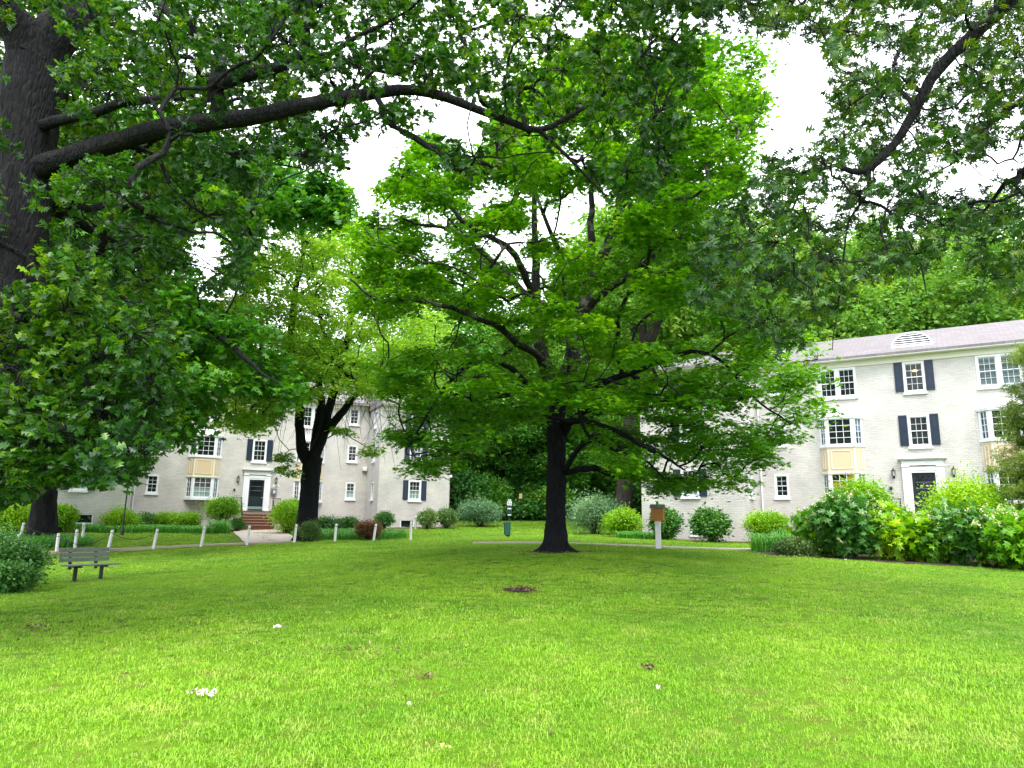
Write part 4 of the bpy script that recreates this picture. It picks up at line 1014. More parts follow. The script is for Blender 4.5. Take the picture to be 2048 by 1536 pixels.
# --- the big oak at the left edge, limb reaching over the lawn
def oak_left():
    r = np.random.default_rng(21); s = Skel(r); B = pts3
    root = thing('oak_tree', 'huge oak at the left edge with one long limb over the lawn', 'tree', (0, 0, 0))
    b = at(10, 700, 11.5); bz = gz(b[0], b[1])
    tr = B([(10, 760, 11.5), (22, 600, 11.5), (36, 480, 11.5), (45, 360, 11.5), (55, 230, 11.5), (68, 130, 11.5)])
    tr = np.vstack([[tr[0][0] - .75, 11.5, bz - .2], [tr[0][0] - .42, 11.5, bz + 1.2], tr])
    s.chain(tr, [.62, .47, .46, .45, .46, .47, .44, .46], 0, .2)
    s.chain(B([(68, 130, 11.5), (45, 70, 11.3), (0, 15, 11), (-80, -60, 10.6), (-160, -200, 10)]), [.36, .32, .27, .22, .12], .02)
    s.chain(B([(70, 120, 11.5), (120, 60, 11.6), (165, 0, 11.8), (220, -100, 12), (260, -260, 12.4), (280, -450, 13)]), [.38, .35, .32, .28, .20, .08], .02)
    s.chain(B([(50, 345, 11.5), (110, 325, 11.3), (200, 292, 11), (300, 264, 10.7), (430, 243, 10.4), (560, 224, 10.2), (690, 193, 10.1), (800, 180, 10.2), (900, 196, 10.3), (1000, 236, 10.4), (1080, 263, 10.4), (1160, 222, 10.3)]), [.24, .18, .165, .155, .14, .12, .10, .08, .07, .06, .05, .03], .015)
    s.chain(B([(1080, 263, 10.4), (1150, 330, 10.4), (1210, 390, 10.4)]), [.035, .025, .012], .02)
    s.chain(B([(1160, 222, 10.3), (1230, 170, 10.2), (1330, 100, 10)]), [.035, .03, .015], .02)
    s.chain(B([(438, 240, 10.4), (432, 200, 10.3), (425, 170, 10.2), (480, 155, 10.1), (540, 140, 10), (600, 110, 9.9), (610, 60, 9.8), (620, -20, 9.7)]), [.13, .12, .115, .11, .09, .07, .06, .05], .02)
    s.chain(B([(425, 170, 10.2), (440, 110, 10.3), (380, 60, 10.4), (330, 20, 10.5), (300, -60, 10.7)]), [.10, .09, .08, .07, .06], .02)
    s.chain(B([(590, 118, 9.9), (660, 110, 9.8), (720, 70, 9.6), (800, 30, 9.4)]), [.05, .045, .035, .02], .02)
    s.chain(B([(200, 292, 11), (270, 298, 11.2), (320, 325, 11.3), (345, 365, 11.4), (385, 410, 11.5), (450, 445, 11.6)]), [.05, .045, .04, .037, .03, .018], .02)
    s.chain(B([(60, 260, 11.5), (130, 240, 11), (210, 222, 10.6), (290, 198, 10.3), (370, 200, 10)]), [.10, .085, .075, .06, .03], .02)
    s.chain(B([(40, 420, 11.5), (110, 425, 12.4), (180, 455, 13), (240, 492, 13.6)]), [.12, .09, .08, .05], .02)
    s.chain(B([(45, 400, 11.5), (180, 415, 13), (240, 395, 14), (310, 380, 15)]), [.09, .075, .06, .03], .02)
    s.chain(B([(25, 560, 11.5), (60, 600, 10.6), (120, 680, 9.8), (180, 770, 9.2), (230, 840, 9), (280, 880, 8.9)]), [.10, .075, .055, .04, .03, .015], .02)
    poly = [(-150, -150), (1480, -150), (1500, 40), (1440, 110), (1390, 180), (1360, 300), (1300, 430), (1270, 450), (1200, 430), (1160, 340), (1100, 300), (1040, 300), (990, 350), (930, 350), (890, 330), (850, 280), (800, 260), (740, 255), (700, 300), (680, 350), (620, 360), (590, 330), (540, 330), (530, 400), (525, 470), (490, 560), (450, 600), (400, 640), (400, 760), (330, 860), (300, 930), (250, 975), (180, 955), (120, 960), (60, 1000), (-100, 1020)]
    gaps = [(420, 500, 55, 60), (740, 270, 30, 25), (500, 600, 40, 40), (560, 330, 22, 22), (380, 120, 26, 18), (300, 20, 30, 20), (1130, 320, 28, 28), (90, 1000, 28, 45)]
    Tc = np.array([tr[3][0], 11.5])
    def test(Q):
        pr = project(Q); low = pr[:, 1] > 380
        near_tr = (np.abs(pr[:, 0] - 40) < 75) & (Q[:, 1] < 11.3) & (pr[:, 1] > 40) & (pr[:, 1] < 560)
        far = np.hypot(Q[:, 0] - Tc[0], Q[:, 1] - Tc[1]) < np.where(low, 6.5, 11.5)
        right = (pr[:, 0] > 620) & ((Q[:, 1] < 8.4) | (Q[:, 1] > 12.8))
        thin = (pr[:, 1] > 560) & (pr[:, 0] > 330)
        return far & ~near_tr & ~right & ~thin & (Q[:, 2] > gzv(Q[:, 0], Q[:, 1]) + 1.6)
    Q = masked(16000, poly, gaps, 8.0, 17.5, test, r)
    Q = clear(Q, [[(60, 340, 11.4), (200, 292, 11), (430, 243, 10.4), (690, 193, 10.1), (800, 180, 10.2), (900, 196, 10.3), (1000, 236, 10.4), (1080, 263, 10.4), (1160, 222, 10.3)]], 52, .06)
    LL_ = ([[(432, 235, 10.3), (425, 170, 10.2), (540, 140, 10), (600, 110, 9.9)], [(250, 295, 11.2), (345, 365, 11.4), (450, 445, 11.6)], [(130, 240, 11), (290, 198, 10.3)], [(110, 425, 12.4), (240, 492, 13.6)], [(60, 130, 11.5), (165, 0, 11.8)]])
    Q = clear(Q, LL_, 34, .15)
    Q = clear(Q, [[(55, 120, 11.5), (55, 230, 11.5), (42, 400, 11.5), (30, 560, 11.5)]], 60, .12)
    Q = poisson(Q, .84, 600)
    Q3 = masked(3000, [(-60, 620), (180, 600), (330, 760), (300, 900), (250, 960), (130, 960), (60, 985), (-60, 1000)], [(90, 1000, 30, 40)], 8.6, 11.0, lambda q: q[:, 2] > gzv(q[:, 0], q[:, 1]) + 1.5, r)
    Q = np.vstack([Q, poisson(Q3, .56, 170)])
    cl = np.hstack([Q, r.uniform(.42, .72, (len(Q), 1))])
    s.grow(Q, .06, root=s.p[14], wob=.02)
    me, SP = foliage_mesh('crown', cl, M['leaf_oak'], r, nsub=18, nleaf=11, size=.115, tmpl=T_OAK, flat=.75, rosette=True, up=.8, jit=.6, droop=.5, amp=1.0, hollow=.25, mask=(poly, gaps), lines=[([(110, 325, 11.3), (300, 264, 10.7), (560, 224, 10.2), (690, 193, 10.1)], 30, .12), ([(800, 180, 10.2), (900, 196, 10.3), (1080, 263, 10.4), (1160, 222, 10.3)], 18, .25), ([(60, 60, 11.5), (55, 120, 11.5), (42, 340, 11.5)], 58, .2), ([(42, 340, 11.5), (30, 560, 11.5), (15, 720, 11.5)], 45, .5)] + [(L, 15, .4) for L in LL_])
    tw = seg_twigs(SP[0], SP[1], .008, .004, r)
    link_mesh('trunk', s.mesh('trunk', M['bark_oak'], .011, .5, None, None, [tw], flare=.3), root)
    link_mesh('crown', me, root)
    print('oak', len(Q), len(me.polygons))
oak_left()

# --- oak beyond, standing behind the posts
def oak_far():
    r = np.random.default_rng(31); s = Skel(r); B = pts3
    root = thing('oak_tree', 'thick-trunked oak standing in ground cover behind the bench and the white posts', 'tree', (0, 0, 0))
    b = gat(84, 36)
    tr = np.vstack([[b[0], 36, b[2] - .2], B([(86, 1040, 36), (92, 980, 36), (98, 920, 36), (105, 840, 36), (115, 740, 36)])])
    s.chain(tr, [.78, .60, .50, .44, .42, .40], 0, .2)
    s.chain(B([(115, 740, 36), (180, 640, 34), (260, 600, 32), (340, 600, 30), (400, 640, 28.5), (470, 700, 27.5), (560, 770, 27)]), [.30, .26, .22, .19, .15, .10, .03], .04)
    s.chain(B([(115, 740, 36), (130, 600, 36), (190, 460, 35), (260, 360, 34), (300, 260, 33)]), [.34, .30, .24, .16, .06], .04)
    s.chain(B([(130, 600, 36), (60, 500, 34), (0, 420, 33), (-60, 300, 32)]), [.24, .18, .12, .06], .04)
    s.chain(B([(190, 460, 35), (300, 420, 32), (400, 400, 30), (520, 390, 29), (600, 385, 29)]), [.2, .15, .11, .07, .03], .04)
    poly = [(-100, 250), (300, 180), (480, 300), (640, 340), (720, 370), (715, 450), (660, 455), (540, 450), (500, 480), (470, 560), (500, 620), (560, 660), (600, 740), (600, 800), (520, 780), (460, 790), (400, 840), (360, 900), (300, 850), (200, 900), (100, 880), (-100, 960)]
    gaps = [(425, 490, 50, 55), (440, 585, 40, 40), (60, 990, 60, 60)]
    c0 = np.array([b[0] + 3.5, 33, 11.5])
    def test(Q):
        v = (Q - c0) / np.array([12.5, 9, 10.5]); return ((v ** 2).sum(1) < 1) & (Q[:, 2] > gzv(Q[:, 0], Q[:, 1]) + 3)
    Q = masked(9000, poly, gaps, 24, 38, test, r); Q = poisson(Q, 1.55, 300)
    Q = np.vstack([Q, [at(x, y, Y) for x, y, Y in ((520, 400, 29.5), (560, 425, 29), (600, 400, 29), (640, 420, 28.6), (680, 430, 28.5), (545, 385, 29.3), (620, 385, 29), (690, 395, 28.6), (650, 365, 28.8))]])
    cl = np.hstack([Q, r.uniform(.9, 1.5, (len(Q), 1))]); cl[-9:, 3] = .7; s.grow(Q, .08, root=s.p[12], step=.6)
    me, SP = foliage_mesh('crown', cl, M['leaf_oak2'], r, nsub=13, nleaf=24, size=.27, tmpl=T_MAPLE, flat=.6, subr=.27, subflat=.45, up=1.0, jit=.55, droop=.5, amp=.7, mask=(poly, gaps))
    link_mesh('trunk', s.mesh('trunk', M['bark_oak'], .022, .5, flare=.25), root); link_mesh('crown', me, root)
    print('oakfar', len(Q))
oak_far()

# --- oak on the right, trunk out of frame, branches hanging in
def oak_right():
    r = np.random.default_rng(41); s = Skel(r); B = pts3
    root = thing('pin_oak_tree', 'dark pin oak hanging its branches in from the upper right corner', 'tree', (0, 0, 0))
    bx, by = 13.5, 7.5; bz = gz(bx, by)
    s.chain([(bx, by, bz - .2), (bx, by, 3), (bx - .1, by, 6), (bx - .2, by + .1, 9), (bx - .3, by + .2, 13), (bx - .2, by, 17)], [.5, .4, .36, .32, .24, .08], .03)
    s.chain(np.vstack([[bx - .25, by + .1, 10.2], B([(2110, -80, 8.4), (2020, 0, 8.6), (1950, 60, 8.8), (1880, 130, 9), (1835, 215, 9.2), (1790, 290, 9.3), (1735, 340, 9.4), (1700, 340, 9.5), (1675, 328, 9.5)])]), [.16, .12, .105, .09, .08, .07, .06, .05, .04, .03], .012)
    s.chain(B([(1735, 342, 9.4), (1738, 375, 9.4), (1724, 402, 9.4), (1700, 440, 9.4), (1688, 500, 9.4), (1682, 560, 9.4), (1672, 640, 9.4), (1666, 700, 9.3)]), [.035, .03, .022, .016, .014, .012, .008, .005], .012)
    s.chain(B([(1724, 402, 9.4), (1762, 410, 9.3), (1795, 440, 9.2), (1820, 480, 9.1), (1845, 530, 9), (1852, 590, 9)]), [.025, .023, .02, .016, .012, .006], .012)
    s.chain(B([(1675, 328, 9.5), (1640, 340, 9.7), (1608, 348, 9.9), (1590, 385, 10), (1565, 430, 10.1), (1530, 450, 10.2), (1490, 475, 10.3)]), [.04, .035, .03, .025, .02, .014, .008], .012)
    s.chain(B([(1608, 348, 9.9), (1595, 400, 10), (1575, 440, 10.1), (1550, 490, 10.2), (1510, 540, 10.4), (1480, 580, 10.5)]), [.02, .018, .016, .013, .01, .006], .012)
    s.chain(B([(1585, 425, 10.1), (1630, 450, 9.9), (1660, 480, 9.8)]), [.012, .01, .005], .01)
    s.chain(B([(1835, 215, 9.2), (1790, 160, 9.8), (1800, 100, 10.2), (1850, 20, 10.5), (1870, -60, 10.8)]), [.03, .03, .03, .03, .03], .012)
    s.chain(B([(1850, 200, 9.2), (1800, 150, 9), (1770, 160, 8.8)]), [.02, .015, .008], .01)
    s.chain(np.vstack([[bx - .2, by, 8.4], B([(2140, 300, 9), (2048, 350, 9.5), (2010, 368, 9.8), (1985, 400, 10), (1945, 450, 10.2)])]), [.10, .07, .045, .035, .025, .01], .012)
    s.chain(np.vstack([[bx - .25, by, 11.5], B([(2000, -220, 9.5), (1800, -100, 10), (1720, 0, 10.3), (1690, 45, 10.5), (1600, 70, 10.8)])]), [.14, .10, .07, .04, .03, .01], .012)
    s.chain(np.vstack([[bx - .25, by, 12.5], B([(1800, -330, 9.8), (1500, -150, 10.4), (1350, -20, 10.8), (1240, 40, 11)])]), [.14, .10, .06, .03, .012], .012)
    s.chain(np.vstack([[bx - .2, by, 9.5], B([(2180, 100, 9.5), (2060, 180, 10), (1960, 270, 10.3), (1900, 330, 10.5)])]), [.09, .06, .04, .025, .01], .012)
    poly = [(1180, -150), (2250, -150), (2250, 560), (2048, 600), (1960, 560), (1900, 480), (1860, 590), (1800, 540), (1720, 560), (1640, 660), (1570, 700), (1480, 640), (1400, 600), (1380, 500), (1440, 400), (1520, 340), (1560, 290), (1650, 240), (1640, 110), (1540, 60), (1400, 40), (1250, 30)]
    gaps = [(1575, 190, 95, 125), (1620, 110, 40, 40), (2015, 310, 50, 40), (1830, 40, 26, 18), (1780, 335, 28, 20), (1940, 345, 55, 24), (1900, 130, 30, 25), (1775, 110, 40, 22), (1655, 420, 34, 26), (1730, 480, 30, 18), (1880, 560, 60, 40), (1690, 500, 22, 22), (2000, 500, 30, 20), (1860, 330, 20, 20), (1640, 30, 30, 14)]
    def test(Q): return (Q[:, 2] > gzv(Q[:, 0], Q[:, 1]) + 3.2)
    Q = masked(14000, poly, gaps, 8.0, 12.6, test, r)
    Q = clear(Q, [[(2020, 0, 8.6), (1880, 130, 9), (1790, 290, 9.3), (1735, 340, 9.4), (1675, 328, 9.5)]], 34, .08)
    Q = clear(Q, [[(1724, 402, 9.4), (1688, 500, 9.4), (1672, 640, 9.4)], [(1762, 410, 9.3), (1820, 480, 9.1), (1852, 590, 9)], [(1608, 348, 9.9), (1565, 430, 10.1), (1490, 475, 10.3)], [(2010, 368, 9.8), (1945, 450, 10.2)]], 26, .25)
    Q = poisson(Q, .74, 420)
    cl = np.hstack([Q, r.uniform(.30, .55, (len(Q), 1))]); s.grow(Q, -.02, root=(bx, by, 9), wob=.015, pen=.5)
    me, SP = foliage_mesh('crown', cl, M['leaf_pin'], r, nsub=13, nleaf=7, size=.135, tmpl=T_PIN, flat=.9, rosette=True, up=.7, jit=.6, droop=.9, amp=.7, hollow=.2, mask=(poly, gaps), lines=[([(2020, 0, 8.6), (1880, 130, 9), (1790, 290, 9.3), (1735, 340, 9.4), (1675, 328, 9.5)], 20, .15)])
    tw = seg_twigs(SP[0], SP[1], .006, .003, r)
    link_mesh('trunk', s.mesh('trunk', M['bark_oak'], .008, .5, None, None, [tw]), root); link_mesh('crown', me, root)
    print('pin', len(Q))
oak_right()

# --- four-stemmed tree in front of the left building
def four_stem():
    r = np.random.default_rng(51); s = Skel(r); B = pts3
    root = thing('locust_tree', 'light green tree with four dark stems rising in front of the left building', 'tree', (0, 0, 0))
    b = gat(612, 38)
    s.chain(np.vstack([[b[0], 38, b[2] - .2], B([(614, 1050, 38), (618, 1000, 38), (622, 950, 38), (626, 915, 38)])]), [.62, .54, .49, .48, .54], 0, .2)
    s.chain(B([(622, 930, 38), (605, 900, 37.8), (600, 860, 37.6), (598, 800, 37.4), (585, 740, 37.2), (582, 690, 37), (588, 600, 36.8), (600, 540, 36.6), (612, 480, 36.5), (600, 430, 36.5), (590, 400, 36.4)]), [.34, .28, .24, .21, .19, .18, .16, .13, .09, .05, .02], .03)
    s.chain(B([(612, 480, 36.5), (640, 450, 36.4), (655, 420, 36.3), (690, 400, 36.2)]), [.10, .06, .04, .02], .03)
    s.chain(B([(600, 590, 36.8), (650, 560, 37.5), (690, 570, 38), (705, 590, 38.4)]), [.10, .08, .06, .05], .03)
    s.chain(B([(626, 915, 38), (630, 870, 38.4), (642, 810, 38.8), (638, 770, 39), (630, 700, 39.4)]), [.28, .24, .20, .17, .12], .03)
    s.chain(B([(628, 915, 38), (650, 860, 38), (664, 800, 38), (680, 740, 38), (692, 690, 38), (700, 640, 38), (703, 560, 38), (706, 500, 38)]), [.32, .26, .22, .19, .17, .15, .10, .05], .03)
    s.chain(B([(700, 640, 38), (722, 590, 37.4), (745, 540, 36.8), (750, 480, 36.5)]), [.14, .10, .07, .04], .03)
    s.chain(B([(648, 865, 38), (680, 830, 37.4), (705, 800, 36.8), (720, 788, 36.4), (750, 786, 36), (800, 810, 35.5)]), [.24, .20, .17, .13, .09, .05], .03)
    s.chain(B([(598, 800, 37.4), (560, 780, 36), (520, 800, 35), (485, 840, 34.5)]), [.12, .09, .06, .03], .03)
    s.chain(B([(612, 900, 37.8), (580, 900, 36.6), (560, 930, 36)]), [.03, .02, .01], .02)
    poly = [(450, 600), (500, 500), (580, 500), (640, 470), (710, 440), (780, 500), (860, 620), (880, 700), (860, 790), (760, 790), (700, 770), (640, 790), (560, 810), (520, 860), (450, 860), (470, 780), (500, 720), (470, 660)]
    def test(Q): return np.ones(len(Q), bool)
    Q = masked(5000, poly, [(640, 840, 60, 60)], 31.5, 40.5, test, r); Q = poisson(Q, 1.35, 240)
    Q2 = np.array([at(x, y, Y) for x, y, Y in ((580, 940, 36), (575, 915, 36.2), (505, 850, 34.6), (540, 830, 34.8), (470, 830, 35), (690, 860, 37), (740, 900, 36.8), (560, 470, 37), (690, 450, 38), (640, 500, 38), (530, 520, 37), (560, 500, 37), (590, 520, 37.5), (620, 530, 37), (660, 500, 37.5), (720, 470, 38), (740, 500, 37), (500, 560, 36.5), (760, 560, 36))])
    Q = np.vstack([Q, Q2])
    cl = np.hstack([Q, r.uniform(.7, 1.15, (len(Q), 1))]); cl[-19:, 3] = .55; s.grow(Q, .08, root=s.p[8], step=.5)
    me, SP = foliage_mesh('crown', cl, M['leaf_light'], r, nsub=14, nleaf=26, size=.20, tmpl=T_LEAF, flat=.45, subr=.26, subflat=.3, up=1.3, jit=.5, droop=.5, amp=.7, lines=[([(600, 860, 37.6), (585, 740, 37.2), (588, 600, 36.8), (600, 500, 36.5)], 8, .3), ([(664, 800, 38), (692, 690, 38), (703, 560, 38)], 8, .3)])
    # bare hanging twigs
    A = np.array([at(r.uniform(560, 800), r.uniform(760, 830), r.uniform(35, 37.5)) for _ in range(70)]); Bq = A + np.stack([r.normal(0, .6, 70), r.normal(0, .3, 70), -r.uniform(.8, 3.0, 70)], 1)
    tw = seg_twigs(A, Bq, .014, .006, r, .05)
    A2 = np.array([at(r.uniform(560, 720), r.uniform(400, 520), r.uniform(36, 38)) for _ in range(60)]); B2 = A2 + np.stack([r.normal(0, .8, 60), r.normal(0, .4, 60), r.uniform(.2, 1.6, 60)], 1)
    s2 = seg_twigs(A2, B2, .016, .006, r, .05)
    A3 = np.array([at(604, 500, 36.6)] * 12); s3 = seg_twigs(A3, A2[:12], .04, .016, r, .1)
    link_mesh('trunk', s.mesh('trunk', M['bark_maple'], .022, .5, None, None, [tw, s2, s3], flare=.25), root); link_mesh('crown', me, root)
four_stem()

# --- dark forked tree between the buildings, leaning behind the right-hand one
def fork_tree():
    r = np.random.default_rng(61); s = Skel(r); B = pts3
    root = thing('oak_tree', 'tall brown-trunked tree forking above the yews beside the right building', 'tree', (0, 0, 0))
    b = gat(1246, 49)
    s.chain(np.vstack([[b[0], 49, b[2] - .2], B([(1249, 970, 49), (1258, 860, 49), (1275, 760, 49), (1292, 690, 49)])]), [.62, .5, .46, .44, .42], 0, .3)
    s.chain(B([(1292, 690, 49), (1310, 650, 48.6), (1340, 615, 48), (1390, 597, 47.2), (1440, 560, 46.5), (1480, 500, 46)]), [.42, .40, .34, .24, .14, .05], .04)
    s.chain(B([(1290, 695, 49), (1285, 630, 49.5), (1280, 550, 50), (1275, 460, 50)]), [.28, .24, .18, .08], .04)
    poly = [(1130, 480), (1200, 420), (1350, 430), (1500, 430), (1560, 520), (1560, 620), (1450, 650), (1330, 560), (1250, 600), (1200, 700), (1140, 700)]
    Q = masked(4000, poly, [(1180, 450, 40, 50), (1330, 640, 50, 60)], 43, 54, lambda Q: np.ones(len(Q), bool), r); Q = poisson(Q, 1.9, 90)
    cl = np.hstack([Q, r.uniform(1.0, 1.7, (len(Q), 1))]); s.grow(Q, .08, root=s.p[6], step=.7)
    me, SP = foliage_mesh('crown', cl, M['leaf_wood'], r, nsub=16, nleaf=26, size=.30, tmpl=T_TRI, flat=.6, subr=.26, subflat=.4, up=1, jit=.6, amp=.7)
    link_mesh('trunk', s.mesh('trunk', M['bark_far'], .03, .5, flare=.15), root); link_mesh('crown', me, root)
fork_tree()

# --- conifer at the right edge
def conifer():
    r = np.random.default_rng(71); s = Skel(r)
    b = gat(2172, 24); root = thing('conifer_tree', 'olive green conifer cut off by the right edge, in front of the bay window', 'tree', (0, 0, 0))
    s.chain([(b[0], 24, b[2] - .1), (b[0], 24, 4), (b[0] + .05, 24, 8.2)], [.16, .12, .03], .02)
    cl = []
    for k in range(230):
        z = b[2] + 1.6 + r.uniform(0, 1) ** .8 * 6.0; a = r.uniform(0, 6.28); f = 1 - (z - b[2]) / 9.0
        R_ = (.7 + 2.5 * f) * r.uniform(.3, 1); cl.append((b[0] + R_ * math.cos(a), 24 + R_ * math.sin(a), z - .25 * R_, r.uniform(.28, .5)))
    cl = np.array(cl); s.grow(cl, -.03, step=.4)
    me, SP = foliage_mesh('crown', cl, M['leaf_conif'], r, nsub=16, nleaf=34, size=.12, tmpl=T_NEEDLE, flat=.6, subr=.25, subflat=.5, up=.7, jit=.8, droop=.9, amp=.8)
    link_mesh('trunk', s.mesh('trunk', M['bark_far'], .010, .5), root); link_mesh('crown', me, root)
conifer()

# --- the woods behind: five kinds built once, then copied
def wood_tree(seed, H, R_, mat, label, nc=60, low=.25, size=.31):
    r = np.random.default_rng(seed); s = Skel(r)
    root = thing('woodland_tree', label, 'tree', (0, 0, 0), group='trees of the wood behind the buildings')
    lean = r.normal(0, .6, 2)
    s.chain([(0, 0, -.5), (lean[0] * .2, lean[1] * .2, H * .25), (lean[0] * .6, lean[1] * .6, H * .5), (lean[0], lean[1], H * .85)], [.40, .30, .22, .06], .05, .6)
    cand = []
    while len(cand) < 2500:
        p = r.uniform(-1, 1, 3)
        if .25 < (p ** 2).sum() < 1: cand.append((p[0] * R_ * (1 - .25 * p[2]), p[1] * R_ * (1 - .25 * p[2]), H * (low + (1 - low) * (p[2] * .5 + .5))))
    Q = poisson(np.array(cand), R_ * .40, nc)
    cl = np.hstack([Q, r.uniform(.22, .36, (len(Q), 1)) * R_]); s.grow(Q, .1, step=.9, root=(0, 0, H * .2))
    me, SP = foliage_mesh('crown', cl, mat, r, nsub=20, nleaf=22, size=size, tmpl=T_TRI, flat=.7, subr=.24, subflat=.5, up=.9, jit=.65, amp=.7)
    link_mesh('trunk', s.mesh('trunk', M['bark_far'], .035, .5), root); link_mesh('crown', me, root)
    return root
protos = [wood_tree(101, 19, 5.2, M['leaf_wood'], 'x'), wood_tree(102, 22, 6.0, M['leaf_wood2'], 'x', 70), wood_tree(103, 16, 4.6, M['leaf_wood'], 'x', 66), wood_tree(104, 20, 4.2, M['leaf_wood'], 'x', 55, .15), wood_tree(105, 17, 5.5, M['leaf_wood2'], 'x', 60, .1)]
prot_used = [False] * 5
wr = random.Random(5)
WL = {'b': 'green woodland tree rising behind the roof of the right building', 'c': 'green woodland tree in the wood between the two buildings', 'a': 'green woodland tree rising behind the roof of the left building'}
spots = []

for i in range(14): spots.append((-36 + i * 2.7 + wr.uniform(-1, 1), 76 + wr.uniform(-4, 10), wr.choice([0, 2, 2, 3]), 'a', wr.uniform(.9, 1.15)))
for i in range(15): spots.append((-5 + i * 1.35 + wr.uniform(-.8, .8), 64 + wr.uniform(0, 5) + (i % 3) * 5, wr.choice([0, 2, 3]) if i % 3 == 2 else wr.choice([1, 4, 4]), 'c', wr.uniform(.85, 1.15)))
for i in range(26): spots.append((12 + i * 2.15 + wr.uniform(-1, 1), 60 + (i % 3) * 9 + wr.uniform(-3, 3) + max(0, 8 - i) * .5, wr.choice([0, 3, 2, 0, 3, 2]), 'b', wr.uniform(1.2, 1.5)))
for (x, y, k, w, sc) in spots:
    o = protos[k] if not prot_used[k] else copy_tree(protos[k])
    prot_used[k] = True
    o.location = (x, y, gz(x, y) - .1); o.rotation_euler = (0, 0, wr.uniform(0, 6.28)); o.scale = (sc, sc, sc * wr.uniform(.9, 1.1)); o['label'] = (['mid green', 'deep green', 'pale yellow-green', 'narrow mid green', 'dense deep green'][k] + (', tall' if sc > .97 else ', lower') + WL[w][5:]); o['group'] = {'a': 'wood behind the left building', 'b': 'wood behind the right building', 'c': 'wood between the buildings'}[w]
for k in range(5):
    if not prot_used[k]: protos[k].location = (30 + k * 3, 85, gz(30 + k * 3, 85)); protos[k]['label'] = WL['b']; protos[k]['group'] = 'wood behind the right building'

# ---------------------------------------------------------------- shrubs
def shrub(name, label, cat, px, Y, w, h, mat, seed, leaf=.07, n=None, tmpl=T_LEAF, flat_top=False, depth=None, lift=.12, box=False, group=None, stems=5, flowers=0, up=.8, nleaf=26, pos=None, dens=1.0, rough=.0):
    r = np.random.default_rng(seed)
    b = gat(px, Y) if pos is None else np.array([pos[0], pos[1], gz(*pos)])
    root = thing(name, label, cat, b, group=group)
    dp = depth or w; cr = .24 * min(w, h * 1.4) + .03
    # clumps on the shell of a rounded (or clipped) body
    nc = n or int(dens * 2.6 * (w * dp + 2 * h * (w + dp) * .5) / (cr * cr * 3.1) + 10); cl = []
    e = .35 if (box or flat_top) else 1.0
    for k in range(nc):
        d = r.normal(size=3); d /= np.linalg.norm(d)
        d[2] = abs(d[2]) if r.uniform() < .72 else d[2]
        if box or flat_top: d = np.sign(d) * np.abs(d) ** .55; d /= max(np.abs(d[0]), np.abs(d[1]), np.abs(d[2]), .9)
        q = d * (r.uniform(.72, 1.0) + r.normal(0, rough)); rz = (h - lift) / 2
        x = q[0] * (w / 2 - cr * .7); y = q[1] * (dp / 2 - cr * .7); z = lift + rz + q[2] * (rz - cr * .5)
        cl.append((x, y, z, cr * r.uniform(.75, 1.15)))
    cl = np.array(cl)
    me, SP = foliage_mesh('foliage', cl, mat, r, nsub=9, nleaf=nleaf, size=leaf * 1.25, tmpl=tmpl, flat=.8, subr=.38, subflat=.8, up=up, jit=.7, droop=.1, amp=.7, hollow=.2)
    link_mesh('foliage', me, root)
    A = np.tile([[0, 0, -.05]], (len(cl), 1)) + r.normal(0, .06, (len(cl), 3)) * [w * .8, dp * .8, 0]
    V, F = seg_twigs(A, cl[:, :3] * .94, .016, .006, r, .0); link_mesh('stems', np_mesh('stems', V, F, M['bark_far']), root)
    if flowers:
        f = MB()
        for k in range(flowers):
            c = cl[r.integers(len(cl))]; d = c[:3] - [0, 0, h * .4]; d = d / np.linalg.norm(d); p = c[:3] + d * c[3] * 1.15 + [0, 0, .05]
            ax = Vector((d[0] + r.normal(0, .3), d[1] + r.normal(0, .3), .9)).normalized(); L = r.uniform(.14, .26); m3 = ax.to_track_quat('Z', 'Y').to_matrix()
            for j in range(16):
                t = r.uniform(0, 1); rr = .05 * (1 - t * .8); a = r.uniform(0, 6.28); v = Vector(p) + m3 @ Vector((rr * math.cos(a), rr * math.sin(a), t * L)); s_ = .022
                m4 = Matrix.Rotation(r.uniform(0, 3), 3, 'X') @ Matrix.Rotation(r.uniform(0, 3), 3, 'Y')
                f.add([tuple(v + m4 @ Vector(q) * s_) for q in ((1, 0, 0), (0, 1, .2), (-1, 0, 0), (0, -1, .2))], [(0, 1, 2, 3)])
        f.build('blossom', root, M['flower'])
    return root
